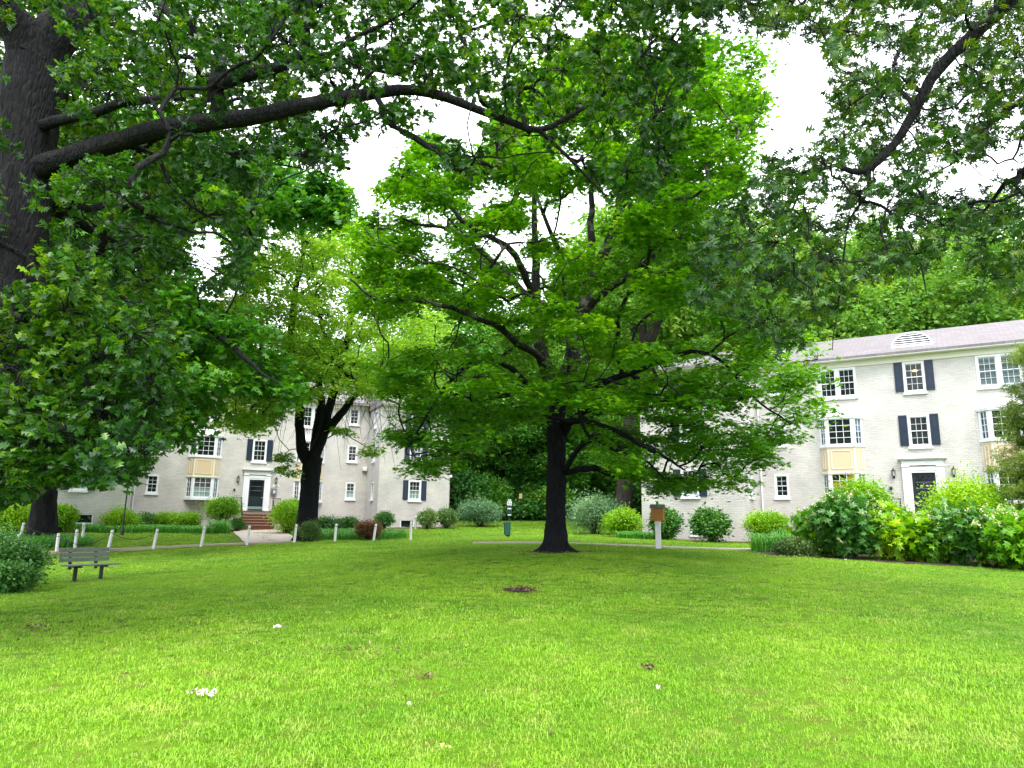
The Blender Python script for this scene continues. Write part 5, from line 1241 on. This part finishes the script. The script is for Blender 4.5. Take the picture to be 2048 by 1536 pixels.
def strap(name, label, cat, px, Y, w, d, h, seed, n=500, mat='leaf_strap', pos=None, wid=.022, kind=None, group=None):
    r = np.random.default_rng(seed); b = gat(px, Y) if pos is None else np.array([pos[0], pos[1], gz(*pos)])
    x = r.uniform(-1, 1, n); y = r.uniform(-1, 1, n); k = x * x + y * y < 1; x, y = x[k] * w / 2, y[k] * d / 2; n = len(x)
    zb = gzv(b[0] + x, b[1] + y) - b[2]; a = r.uniform(0, 6.28, n); ln = r.uniform(.35, .75, n) * h; hh = h * r.uniform(.6, 1.1, n)
    base = np.stack([x, y, zb], 1); dr = np.stack([np.cos(a), np.sin(a), 0 * a], 1); sd_ = np.stack([-np.sin(a), np.cos(a), 0 * a], 1) * wid / 2
    p1 = base + dr * (ln * .35)[:, None]; p1[:, 2] += hh * .75; p2 = base + dr * (ln * .8)[:, None]; p2[:, 2] += hh; p3 = base + dr * (ln * 1.25)[:, None]; p3[:, 2] += hh * .75
    V = np.stack([base + sd_, base - sd_, p1 + sd_, p1 - sd_, p2 + sd_ * .8, p2 - sd_ * .8, p3], 1)
    T = np.array([(0, 1, 3), (0, 3, 2), (2, 3, 5), (2, 5, 4), (4, 5, 6)]); F = (T[None] + (np.arange(n) * 7)[:, None, None]).reshape(-1, 3)
    me = np_mesh(name, V.reshape(-1, 3), F, M[mat], np.repeat(np.clip(r.normal(.45, .22, n), 0, 1), 7))
    o = link_mesh(name, me); o.location = tuple(b); tagit(o, label, cat, group, kind); return o

LB, LD = M['leaf_bush'], M['leaf_bushd']
shrub('clipped_shrub', 'bright clipped hedge left of the thick oak trunk', 'shrub', 22, 41, 3.2, 1.65, LB, 1, .10, flat_top=True)
shrub('clipped_shrub', 'clipped shrub peeking out right of the thick oak trunk', 'shrub', 118, 41.5, 1.3, 1.45, LB, 2, .10, flat_top=True)
shrub('clipped_shrub', 'bright round-topped shrub at the foot of the black lamp post', 'shrub', 236, 44.2, 1.9, 1.25, LB, 3, .09)
shrub('spreading_shrub', 'low dark blue-green shrub between the lamp post shrub and the long hedge', 'shrub', 290, 46.2, 1.5, .9, LD, 4, .09)
shrub('clipped_hedge', 'long low bright hedge under the left bay window', 'hedge', 353, 46.5, 3.0, 1.05, LB, 5, .08, flat_top=True, depth=1.3)
shrub('rounded_shrub', 'dome-topped shrub on bare stems left of the brick steps', 'shrub', 442, 46.8, 2.0, 2.05, LB, 6, .09, lift=.75)
shrub('small_shrub', 'small dark round shrub beside the foot of the brick steps', 'shrub', 474, 46.8, .75, .75, LD, 7, .07)
shrub('clipped_shrub', 'big bright rounded hedge right of the brick steps', 'shrub', 574, 45.0, 2.0, 1.95, LB, 8, .09, depth=2.2)
shrub('clipped_shrub', 'smaller rounded shrub peeking over the big hedge by the steps', 'shrub', 582, 47.0, 1.4, 2.1, LB, 9, .08)
shrub('loose_shrub', 'loose olive shrub at the foot of the four-stemmed tree', 'shrub', 621, 36.9, 1.05, .95, M['leaf_mix'], 10, .06, rough=.15)
shrub('clipped_hedge', 'long low dark hedge behind the bronze shrub', 'hedge', 672, 45.6, 2.9, .85, LD, 11, .08, flat_top=True, depth=1.0)
shrub('bronze_shrub', 'bronze pink-leaved low shrub among the white posts', 'shrub', 737, 38.6, 1.35, .85, M['leaf_red'], 12, .065, lift=.35, stems=3)
shrub('round_shrub', 'dark round shrub in the corner of the left building', 'shrub', 768, 47.6, 1.15, 1.15, LD, 13, .08)
shrub('speckled_shrub', 'left of two pale-speckled shrubs by the corner of the left building', 'shrub', 854, 49.0, 1.25, 1.25, M['leaf_mix'], 14, .08, group='pale-speckled shrubs')
shrub('speckled_shrub', 'right of two pale-speckled shrubs by the corner of the left building', 'shrub', 892, 49.5, 1.3, 1.3, M['leaf_mix'], 15, .08, group='pale-speckled shrubs')
shrub('yew_shrub', 'wide blue-green yew behind the green waste station', 'shrub', 960, 52.5, 3.2, 1.9, M['leaf_yew'], 16, .16, tmpl=T_NEEDLE, up=.6, rough=.1)
shrub('yew_shrub', 'wide blue-green yew right of the maple trunk', 'shrub', 1190, 43.5, 3.3, 2.3, M['leaf_yew'], 17, .16, tmpl=T_NEEDLE, up=.6, rough=.1, depth=3)
shrub('rounded_shrub', 'bright bushy shrub between the yew and the right building', 'shrub', 1247, 38.3, 1.75, 1.5, LB, 18, .10, rough=.1)
shrub('loose_shrub', 'loose light shrub behind the wooden box on its post', 'shrub', 1332, 35.3, 1.2, 1.5, LD, 19, .11, rough=.15)
shrub('hydrangea_shrub', 'rounded leafy shrub hiding the basement window of the right building', 'shrub', 1424, 34.2, 1.5, 1.45, LD, 20, .13, rough=.1)
shrub('flat_topped_shrub', 'flat-topped yellow-green shrub against the right building', 'shrub', 1533, 33.6, 1.6, 1.35, LB, 22, .08, flat_top=True, lift=.3)
strap('daylily_clump', 'arching clump of strap-leaved daylilies left of the hydrangeas', 'plant', 1545, 26.6, 1.6, 1.0, .62, 23, 420, wid=.03)
strap('daylily_clump', 'dense strap-leaved clump between the daylilies and the hydrangeas', 'plant', 1595, 27.4, 1.6, 1.2, .75, 24, 420, wid=.03)
shrub('groundcover_shrub', 'low spreading shrub at the front corner of the hydrangea bed', 'shrub', 1602, 24.4, 1.5, .5, M['leaf_mix'], 25, .07, lift=.02)
shrub('round_shrub', 'bright dome of fine leaves left of the right-hand doorway', 'shrub', 1727, 26.5, 2.1, 2.65, LB, 26, .085, lift=.3, dens=1.5, nleaf=34)
shrub('round_shrub', 'bright dome of fine leaves right of the right-hand doorway', 'shrub', 1948, 25.5, 2.5, 2.65, LB, 27, .085, lift=.3, dens=1.5, nleaf=34)
for i, (px, Y, w, h, lb) in enumerate(((1650, 24.5, 1.7, 1.55, 'hydrangea at the left end of the flowering row'), (1705, 23.6, 1.8, 2.0, 'hydrangea in front of the left bright dome'), (1778, 23.6, 1.7, 1.7, 'hydrangea just left of the doorway, cream blooms'), (1850, 23.2, 1.4, 1.35, 'lowest hydrangea, directly before the doorway'), (1920, 22.8, 1.9, 1.75, 'hydrangea in front of the right bright dome'), (2000, 22.4, 1.8, 1.45, 'hydrangea next to the right picture edge'), (2075, 21.0, 2.2, 1.7, 'pale-flowered hydrangea cut by the right edge'))):
    shrub('hydrangea_shrub', lb, 'shrub', px, Y, w, h * .92, (M['leaf_maple'], LD, LB)[i % 3], 40 + i, .17, tmpl=T_MAPLE, lift=.15, group='flowering hydrangeas', flowers=34, rough=.24, nleaf=10, dens=1.1)
shrub('dark_shrub', 'glossy dark shrub at the lower left edge beside the bench', 'shrub', 12, 17.9, 1.5, 1.15, LD, 60, .065, rough=.12, dens=1.2)
shrub('dark_shrub', 'low bluish shrub in front of the glossy one at the left edge', 'shrub', 2, 16.4, 1.2, .55, LD, 61, .07, rough=.12)
shrub('dark_shrub', 'dark leafy shrub just outside the bench bed, left edge', 'shrub', -60, 18.8, 1.9, 1.4, LD, 62, .07, rough=.12)
strap('iris_clump', 'grey-green spiky iris clump beside the path to the steps', 'plant', 440, 44.5, 1.3, .8, .75, 63, 260, wid=.035)
strap('liriope_bed', 'lush strap-leaved border under the hedges of the left building', 'ground cover', 330, 44.2, 6.4, 1.6, .42, 64, 2600, kind='stuff', wid=.03)
strap('liriope_bed', 'strap-leaved border in front of the left wing and lamp post', 'ground cover', 165, 43, 7.0, 1.4, .4, 65, 2400, kind='stuff', wid=.03)
strap('liriope_bed', 'deep green strap-leaved bed around the bronze shrub', 'ground cover', 700, 40.6, 6.2, 4.6, .42, 66, 5200, kind='stuff', wid=.03)
strap('liriope_bed', 'strap-leaved ring round the foot of the thick oak', 'ground cover', 80, 34.6, 4.6, 3.4, .38, 67, 3600, kind='stuff', wid=.03)
strap('liriope_bed', 'strip of strap leaves before the shrubs by the right wing', 'ground cover', 1290, 36.8, 3.0, 1.0, .35, 68, 900, kind='stuff', wid=.03)
# understory of the wood
ur = random.Random(9)
for i in range(26):
    x = -7 + i * .95 + ur.uniform(-.5, .5); y = 62 + ur.uniform(0, 6) + (i % 2) * 3
    k = i % 3
    shrub('understory_shrub', 'dark understory shrub at the edge of the wood between the buildings', 'shrub', 0, 0, ur.uniform(2.4, 3.6), ur.uniform(1.2, 4.6), M['leaf_under'] if k else M['leaf_wood2'], 200 + i, .26, pos=(x, y), group='understory at the wood edge', rough=.15, nleaf=12, dens=.55, lift=.05)

# ---------------------------------------------------------------- posts, chains, furniture
def post_at(px, ptop, pbot, Y, lab, lean, rr=.065):
    base = at(px, pbot, Y); base[2] = gz(base[0], base[1]); h = (pbot - ptop) / FPX * Y * 1.02
    o = thing('bollard', lab, 'post', base, group='white bollards edging the path')
    t = Matrix.Rotation(lean, 3, 'Y'); q = MB()
    q.lathe([(rr, -.15), (rr, h - .08), (rr * .98, h - .05), (rr * .8, h - .02), (rr * .45, h)], (0, 0, 0), 12, tilt=t); q.build('shaft', o, M['postw'], smooth=False)
    q = MB(); v = t @ Vector((0, 0, h - .14)); q.lathe([(rr + .006, -.012), (rr + .006, .012)], tuple(v), 12, tilt=t); q.build('ring', o, M['chain'])
    return base + np.array([v.x, v.y, v.z])
PO = [(9, 1069, 1097, 31.5, 'white post half buried in the dark shrub at the left edge', .05), (30, 1065, 1095, 32, 'leaning white post just right of the shrub at the left edge', .12), (38, 1050, 1088, 35, 'white post standing just left of the thick oak trunk', .10),
      (113, 1065, 1101, 31.8, 'white post behind the left end of the bench back', .0), (149.5, 1060, 1097, 33.3, 'white post behind the middle of the bench', .0), (162.5, 1053, 1094, 35.2, 'white post behind the bench, farthest of those three', .0),
      (215, 1062, 1104, 32.5, 'white post just right of the bench back', .12), (306, 1060, 1099.7, 33.6, 'white post standing in front of the long low hedge', .12), (402, 1054, 1093, 34.5, 'white post left of the iris clump', .1),
      (493.5, 1053, 1090, 35.4, 'white post in front of the brick steps', .07), (588.5, 1049.5, 1085, 36.3, 'white post left of the four-stemmed tree, at the walk edge', .05), (669.5, 1048.7, 1082.6, 37, 'white post between the four-stemmed tree and the bronze shrub', .03),
      (747, 1048.7, 1081, 37.6, 'white post touching the bronze shrub', .1), (821, 1045, 1080.7, 38, 'last white post of the row, on open lawn', .0), (831, 1031, 1056, 49, 'small far white post by the basement window of the left wing', .0)]
tops = [post_at(*p) for p in PO]
def chain(a, b_, sag, lab):
    a, b_ = np.array(a), np.array(b_); t = np.linspace(0, 1, 24)[:, None]; P = a * (1 - t) + b_ * t; P[:, 2] -= (4 * t * (1 - t) * sag)[:, 0]
    q = MB(); q.tube(P, .014, 5); o = q.build('chain', None, M['chain']); tagit(o, lab, 'chain', 'chains between the bollards')
for (i, j, sg, lb) in ((1, 3, .45, 'chain sagging before the thick oak trunk'), (3, 6, .42, 'chain sagging behind the bench to the post on its right'), (4, 5, .2, 'short chain between the two posts behind the bench'), (3, 4, .3, 'short chain behind the left of the bench back'), (2, 5, .4, 'chain passing behind the thick oak trunk'), (6, 7, .3, 'chain right of the bench dipping to the grass')):
    chain(tops[i], tops[j], sg, lb)

def bench():
    c = gat(170, 20.0); ax = Vector((.45, .89, 0)).normalized(); ang = math.atan2(ax.y, ax.x)
    o = thing('park_bench', 'weathered grey-green park bench with a three-board back on the lawn', 'bench', c, ang)
    # local x along bench, local -y toward the sitter's front (facing the camera side)
    L = .72
    q = MB()
    for k in range(3): q.box(-L, L, -.13 - k * .145, -.005 - k * .145, .405, .44)
    q.build('seat', o, M['benchw'], bevel=.006)
    for k in range(3):
        z0 = .50 + k * .125; q = MB(); y = .022 + k * .019; q.box(-L - .03, L - .08, y, y + .035, z0, z0 + .105); q.build('back_slat', o, M['benchw'], bevel=.006)
    for x in (-L + .30, L - .42):
        q = MB(); q.box(x - .032, x + .032, -.23, -.15, -.1, .404); q.build('leg', o, M['benchleg'])
        q = MB(); q.box(x - .03, x + .03, -.42, .05, .36, .403); q.prism([(x - .03, .036, .30), (x - .03, .09, .30), (x - .03, .175, .87), (x - .03, .121, .87)], None, (.06, 0, 0)); q.build('back_support', o, M['benchleg'])
    ground_patch('bare_patch', [(c[0] + .5 + 1.0 * math.cos(a), c[1] - .3 + .55 * math.sin(a)) for a in np.linspace(0, 6.28, 10, endpoint=False)], M['soil'], .010)
bench()

def box_on_post():
    b = gat(1317, 25); o = thing('library_box', 'varnished wooden box with a grey pitched roof on a white post', 'box', b, -.30)
    q = MB(); q.box(-.085, .085, -.085, .085, -.2, .99); q.box(-.10, .10, -.10, .10, .86, .93); q.build('post', o, M['postw'])
    q = MB(); q.box(-.21, .21, -.17, .17, 1.0, 1.40)
    for k in range(5): q.box(-.20 + k * .082, -.135 + k * .082, -.182, -.17, 1.015, 1.385)
    q.prism([(-.21, -.17, 1.40), (-.21, .17, 1.40), (-.21, .0, 1.49)], None, (.42, 0, 0)); q.build('body', o, M['boxwood'])
    q = MB(); q.prism([(-.25, -.23, 1.385), (-.25, -.0, 1.505), (-.25, -.0, 1.53), (-.25, -.25, 1.40)], None, (.50, 0, 0)); q.prism([(-.25, .23, 1.385), (-.25, .25, 1.40), (-.25, .0, 1.53), (-.25, .0, 1.505)], None, (.50, 0, 0)); q.build('roof', o, M['boxroof'])
    q = MB(); q.box(-.23, .23, -.19, .19, .97, .999); q.build('base', o, M['boxwood'])
    ground_patch('bare_patch', [(b[0] - .2 + .6 * math.cos(a), b[1] - .35 + .5 * math.sin(a)) for a in np.linspace(0, 6.28, 10, endpoint=False)], M['soil'], .010)
box_on_post()
_b = gat(1112, 22)
ground_patch('bare_patch', [(_b[0] + (1.0 + .3 * math.sin(3 * a)) * math.cos(a), 22 + (.8 + .2 * math.cos(2 * a)) * math.sin(a)) for a in np.linspace(0, 6.28, 12, endpoint=False)], M['soil'], .012)
EXCL += [(_b[0], 22, .62), (_b[0] + .5, 21.7, .3), (_b[0] - .55, 21.8, .25)]

def waste_station():
    b = gat(1017, 36); o = thing('pet_waste_station', 'green pet waste station with a bin, bag box and white sign on a pole', 'waste station', b, .1)
    q = MB(); q.box(.0, .05, -.02, .03, -.2, 1.62); q.build('pole', o, M['green'])
    q = MB(); q.lathe([(.15, .14), (.165, .16), (.165, .70), (.17, .71), (.17, .73), (.02, .75)], (-.075, -.06, 0), 20); q.build('bin', o, M['green'])
    q = MB(); q.lathe([(.10, -.02), (.12, .13)], (-.055, -.06, 0), 12); q.build('bin_foot', o, M['black'])
    q = MB(); q.box(-.10, .13, -.16, -.021, 1.02, 1.48); q.build('bag_dispenser', o, M['greend'], bevel=.02)
    q = MB(); q.box(-.09, .10, -.168, -.161, 1.36, 1.42); q.box(-.07, .10, -.168, -.161, 1.06, 1.11); q.build('label_plate', o, M['signw'])
    q = MB(); q.box(-.12, .16, -.045, -.021, 1.49, 1.87); q.build('sign_back', o, M['greend'])
    q = MB(); q.box(-.095, .135, -.052, -.046, 1.55, 1.75); q.box(-.06, .10, -.052, -.046, 1.78, 1.84); sg = q.build('sign', o, M['signw'])
    q = MB()   # little dog-walking pictogram
    q.box(-.03, .0, -.056, -.053, 1.60, 1.69); q.lathe([(.015, 0), (.015, .006)], (-.015, -.053, 1.71), 8, tilt=Matrix.Rotation(math.pi / 2, 3, 'X')); q.box(.03, .09, -.056, -.053, 1.62, 1.645); q.box(.03, .042, -.056, -.053, 1.59, 1.62); q.box(.078, .09, -.056, -.053, 1.59, 1.66)
    q.build('pictogram', sg, M['black'])
waste_station()
p = at(1041, 993, 61); zg = gz(p[0], p[1])
o = thing('trail_sign', 'small tan sign on a thin post in the dark wood edge', 'sign', (p[0], 60.2, zg))
q = MB(); q.box(-.02, .02, .0, .04, -.1, p[2] - zg + .2); q.build('post', o, M['black'])
q = MB(); q.box(-.13, .13, -.03, -.003, p[2] - zg - .21, p[2] - zg + .21); q.build('panel', o, M['tan'])

b = gat(244, 40.6); o = thing('lamp_post', 'slim black lamp post rising from the shrub before the left wing', 'lamp post', b)
q = MB(); q.lathe([(.09, 0), (.085, .25), (.05, .35), (.04, .5), (.035, 3.0), (.05, 3.02), (.05, 3.08), (.03, 3.12)], (0, 0, 0), 12); q.build('pole', o, M['black'])
q = MB(); q.lathe([(.06, 3.12), (.09, 3.15), (.16, 3.5)], (0, 0, 0), 6); q.build('lantern_glass', o, M['lantglass'])
q = MB(); q.lathe([(.20, 3.503), (.12, 3.60), (.03, 3.66), (.0, 3.75)], (0, 0, 0), 6); q.build('cap', o, M['black'])

# litter on the lawn
def litter(px, py, label, mat, n, spread, size, seed, name, cat):
    r = np.random.default_rng(seed); Y = 8.0
    for _ in range(30):
        P = at(px, py, Y); Y += (P[2] - gz(P[0], P[1])) * 2.2
    q = MB()
    for k in range(n):
        x = r.normal(0, spread); y = r.normal(0, spread * .6); z = .045 + r.uniform(0, .02); a = r.uniform(0, 6.28); s_ = size * r.uniform(.5, 1.2)
        pts = []; m_ = 7
        for j in range(m_):
            t = a + 6.28 * j / m_; rr = s_ * r.uniform(.5, 1.1); pts.append((x + rr * math.cos(t), y + rr * math.sin(t), z + r.uniform(-.01, .03)))
        q.add(pts + [(x, y, z + s_ * .35)], [(j, (j + 1) % m_, m_) for j in range(m_)])
    o = q.build(name, None, mat); o.location = (P[0], P[1], gz(P[0], P[1])); tagit(o, label, cat)
litter(412, 1398, 'crumpled cream scraps strewn on the lawn, lower left', M['petal'], 22, .085, .032, 1, 'paper_scraps', 'litter')
litter(568, 1262, 'few small white scraps farther up the lawn', M['petal'], 8, .10, .035, 2, 'paper_scraps', 'litter')
litter(885, 1513, 'dry orange leaf at the bottom of the lawn', M['dryleaf'], 2, .02, .045, 3, 'fallen_leaf', 'leaf')
litter(822, 1426, 'single pale scrap left of the picture centre', M['petal'], 2, .03, .022, 4, 'fallen_leaf', 'leaf')
litter(6, 1283, 'curled tan leaf at the left picture edge', M['dryleaf'], 3, .07, .06, 5, 'fallen_leaf', 'leaf')
litter(1312, 1388, 'tiny pale leaf on the bare spot right of centre', M['petal'], 2, .02, .02, 6, 'fallen_leaf', 'leaf')
litter(1692, 1123, 'small pale scrap at the edge of the hydrangea bed', M['petal'], 2, .03, .06, 7, 'fallen_leaf', 'leaf')

def crumbs(x, y, w, d, n, seed, label):
    r = np.random.default_rng(seed); a = r.uniform(0, 6.28, n); q = np.abs(r.normal(0, .5, n)); X = x + w * q * np.cos(a); Y = y + d * q * np.sin(a)
    P = np.stack([X, Y, gzv(X, Y) + r.uniform(.012, .05, n)], 1)
    V, F = leaf_arrays(P, r.normal(0, .5, (n, 3)) + [0, 0, 1], r.normal(0, 1, (n, 3)), r.uniform(.02, .06, n), T_LEAF)
    o = link_mesh('leaf_litter', np_mesh('leaf_litter', V, F, M['crumb'], np.repeat(r.uniform(0, 1, n), 4))); tagit(o, label, 'leaf litter', kind='stuff')
M['crumb'] = leafmat('crumb', (.03, .018, .014), (.10, .06, .04), (.30, .22, .14), .05, .8, .2)
crumbs(gat(1040, 14)[0], 14, .38, .42, 500, 1, 'brown mulch bits on the bare spot in mid lawn')
crumbs(gat(1300, 8.1)[0], 8.1, .10, .10, 40, 2, 'brown bits on the small bare spot right of centre')
crumbs(gat(855, 7.7)[0], 7.7, .12, .12, 26, 3, 'brown bits in thin grass left of centre')
crumbs(gat(1112, 22)[0], 21.6, 1.6, 1.0, 700, 4, 'brown leaf bits round the foot of the maple')
crumbs(gat(1317, 25)[0], 24.6, .8, .6, 200, 5, 'brown leaf bits round the foot of the wooden box')
crumbs(gat(60, 11)[0], 11, 1.6, 1.4, 260, 6, 'scattered leaf bits in the shaded lawn at left')
crumbs(gat(700, 9)[0], 9, 5, 3, 260, 7, 'sparse leaf bits strewn over the near lawn')
# ---------------------------------------------------------------- lawn grass
def mat_grass():
    mt, t, p = newmat('grass_blade')
    g = t.nodes.new('ShaderNodeNewGeometry')
    def nz(s, d=4):
        q = t.nodes.new('ShaderNodeTexNoise'); q.inputs['Scale'].default_value = s; q.inputs['Detail'].default_value = d; t.links.new(g.outputs['Position'], q.inputs['Vector']); return q
    n1, n2, n3 = nz(.35, 4), nz(2.2, 8), nz(30, 3)
    c1 = t.nodes.new('ShaderNodeValToRGB'); e = c1.color_ramp.elements; e[0].position = .3; e[0].color = (.15, .37, .012, 1); e[1].position = .70; e[1].color = (.31, .56, .020, 1)
    t.links.new(n1.outputs['Fac'], c1.inputs['Fac'])
    m1 = t.nodes.new('ShaderNodeMix'); m1.data_type = 'RGBA'; m1.inputs['B'].default_value = (.52, .58, .10, 1)
    c2 = t.nodes.new('ShaderNodeValToRGB'); c2.color_ramp.elements[0].position = .50; c2.color_ramp.elements[1].position = .74; c2.color_ramp.elements[1].color = (.5, .5, .5, 1)
    t.links.new(n2.outputs['Fac'], c2.inputs['Fac']); t.links.new(c2.outputs['Color'], m1.inputs['Factor']); t.links.new(c1.outputs['Color'], m1.inputs['A'])
    m2 = t.nodes.new('ShaderNodeMix'); m2.data_type = 'RGBA'; m2.blend_type = 'MULTIPLY'; m2.inputs['Factor'].default_value = 1
    c3 = t.nodes.new('ShaderNodeValToRGB'); c3.color_ramp.elements[0].position = .32; c3.color_ramp.elements[0].color = (.42, .52, .5, 1); c3.color_ramp.elements[1].position = .68; c3.color_ramp.elements[1].color = (1.45, 1.28, 1.9, 1)
    t.links.new(n3.outputs['Fac'], c3.inputs['Fac']); t.links.new(m1.outputs['Result'], m2.inputs['A']); t.links.new(c3.outputs['Color'], m2.inputs['B'])
    t.links.new(m2.outputs['Result'], p.inputs['Base Color']); p.inputs['Roughness'].default_value = .45; p.inputs['Specular IOR Level'].default_value = .4
    tr = t.nodes.new('ShaderNodeBsdfTranslucent'); t.links.new(m2.outputs['Result'], tr.inputs['Color'])
    ms = t.nodes.new('ShaderNodeMixShader'); ms.inputs['Fac'].default_value = .35
    t.links.new(p.outputs[0], ms.inputs[1]); t.links.new(tr.outputs[0], ms.inputs[2]); t.links.new(ms.outputs[0], t.nodes['Material Output'].inputs['Surface'])
    return mt
M['grass'] = mat_grass()
def tuft_mesh(name, n, rad, h, w, seed):
    r = np.random.default_rng(seed)
    a = r.uniform(0, 6.28, n); rr = rad * np.sqrt(r.uniform(0, 1, n)); x = rr * np.cos(a); y = rr * np.sin(a)
    th = r.uniform(0, 6.28, n); ln = h * r.uniform(.5, 1.25, n); bend = r.uniform(.15, .95, n); wd = w * r.uniform(.7, 1.2, n)
    d = np.stack([np.cos(th), np.sin(th), 0 * th], 1); s_ = np.stack([-np.sin(th), np.cos(th), 0 * th], 1) * wd[:, None] / 2
    b = np.stack([x, y, 0 * x - .01], 1); bend = np.clip(bend * 1.15, .15, 1.1); m_ = b + d * (ln * bend * .35)[:, None]; m_[:, 2] += ln * .62; tp = b + d * (ln * bend)[:, None]; tp[:, 2] += ln * (1 - .35 * bend)
    V = np.stack([b - s_, b + s_, m_ - s_ * .85, m_ + s_ * .85, tp], 1).reshape(-1, 3)
    F = (np.array([(0, 1, 3), (0, 3, 2), (2, 3, 4)])[None] + (np.arange(n) * 5)[:, None, None]).reshape(-1, 3)
    return np_mesh(name, V, F, M['grass'])
def grass_object(name, tufts, P, rot, scl, label):
    """one object: points carrying tufts"""
    me = bpy.data.meshes.new(name); me.vertices.add(len(P)); me.vertices.foreach_set('co', P.astype(np.float32).ravel())
    for nm, arr, ty in (('rz', rot, 'FLOAT'), ('sc', scl, 'FLOAT')):
        a = me.attributes.new(nm, ty, 'POINT'); a.data.foreach_set('value', arr.astype(np.float32))
    me.materials.append(M['grass'])
    o = link_mesh(name, me); tagit(o, label, 'grass', kind='stuff')
    ng = bpy.data.node_groups.new(name, 'GeometryNodeTree')
    ng.interface.new_socket('Geometry', in_out='INPUT', socket_type='NodeSocketGeometry'); ng.interface.new_socket('Geometry', in_out='OUTPUT', socket_type='NodeSocketGeometry')
    N_ = ng.nodes; gi = N_.new('NodeGroupInput'); go = N_.new('NodeGroupOutput')
    m2p = N_.new('GeometryNodeMeshToPoints'); iop = N_.new('GeometryNodeInstanceOnPoints')
    col = bpy.data.collections.new(name + '_source')
    for k, tm in enumerate(tufts):
        t_ = bpy.data.objects.new('grass_tuft', tm); col.objects.link(t_)
    ci = N_.new('GeometryNodeCollectionInfo'); ci.inputs['Collection'].default_value = col; ci.inputs['Separate Children'].default_value = True; ci.inputs['Reset Children'].default_value = True
    ng.links.new(gi.outputs[0], m2p.inputs['Mesh']); ng.links.new(m2p.outputs[0], iop.inputs['Points'])
    ng.links.new(ci.outputs[0], iop.inputs['Instance']); iop.inputs['Pick Instance'].default_value = True
    na = N_.new('GeometryNodeInputNamedAttribute'); na.data_type = 'FLOAT'; na.inputs['Name'].default_value = 'rz'
    nb = N_.new('GeometryNodeInputNamedAttribute'); nb.data_type = 'FLOAT'; nb.inputs['Name'].default_value = 'sc'
    cx = N_.new('ShaderNodeCombineXYZ'); ng.links.new(na.outputs['Attribute'], cx.inputs['Z'])
    ng.links.new(cx.outputs[0], iop.inputs['Rotation']); ng.links.new(nb.outputs['Attribute'], iop.inputs['Scale'])
    ng.links.new(iop.outputs[0], go.inputs[0])
    md = o.modifiers.new('tufts', 'NODES'); md.node_group = ng
    return o
def scatter(y0, y1, dens, seed, sx=.80, pad=2.0):
    r = np.random.default_rng(seed); wmax = sx * y1 + pad; A = (y1 - y0) * 2 * wmax; n = int(A * dens)
    x = r.uniform(-wmax, wmax, n); y = r.uniform(y0, y1, n); k = np.abs(x) < sx * y + pad; x, y = x[k], y[k]
    EX = np.array(EXCL); keep = np.ones(len(x), bool)
    for i in range(0, len(x), 20000):
        d2 = (x[i:i + 20000, None] - EX[None, :, 0]) ** 2 + (y[i:i + 20000, None] - EX[None, :, 1]) ** 2
        keep[i:i + 20000] = (d2 > (EX[None, :, 2]) ** 2).all(1)
    # stay out of the buildings
    for (f, a, o_) in ((59.157, AL, -19.6), (47.168, AR, 23.42)):
        c, s_ = math.cos(a), math.sin(a); u = x * c + (y - f) * s_ - o_; v = x * s_ - (y - f) * c
        keep &= ~((np.abs(u) < 14) & (v < 3.6) & (v > -13) & ((np.abs(u) > 7.7) | (v < .3)))
    x, y = x[keep], y[keep]
    cl = .80 + .30 * np.sin(x * 1.7 + np.sin(y * 1.3) * 1.5) * np.sin(y * 1.1 + 1.3 * np.sin(x * .9)) 
    z = gzv(x, y); n = len(x)
    return np.stack([x, y, z], 1), r.uniform(0, 6.28, n), np.clip(cl + r.normal(0, .24, n) + .5 * (r.uniform(size=n) > .95), .62, 1.9)
for (y0, y1, dens, nb, rad, h, w, sd_) in ((4.2, 11, 120, 46, .12, .052, .0056, 1), (11, 22, 60, 48, .16, .046, .0092, 2), (22, 40, 24, 44, .24, .055, .017, 3), (40, 68, 9, 42, .34, .06, .030, 4)):
    P, ro, sc = scatter(y0, y1, dens, 300 + sd_)
    grass_object('grass', [tuft_mesh('grass_tuft', nb, rad, h, w, sd_ * 10 + k) for k in range(4)], P, ro, sc, ['', 'short bright green grass of the nearest lawn', 'short bright green grass before the maple', 'lawn grass around the maple and the posts', 'lawn grass between the two buildings'][sd_])
    print('grass', y0, len(P))
for o in list(S.objects):
    if o.type == 'EMPTY' and not o.children: bpy.data.objects.remove(o)
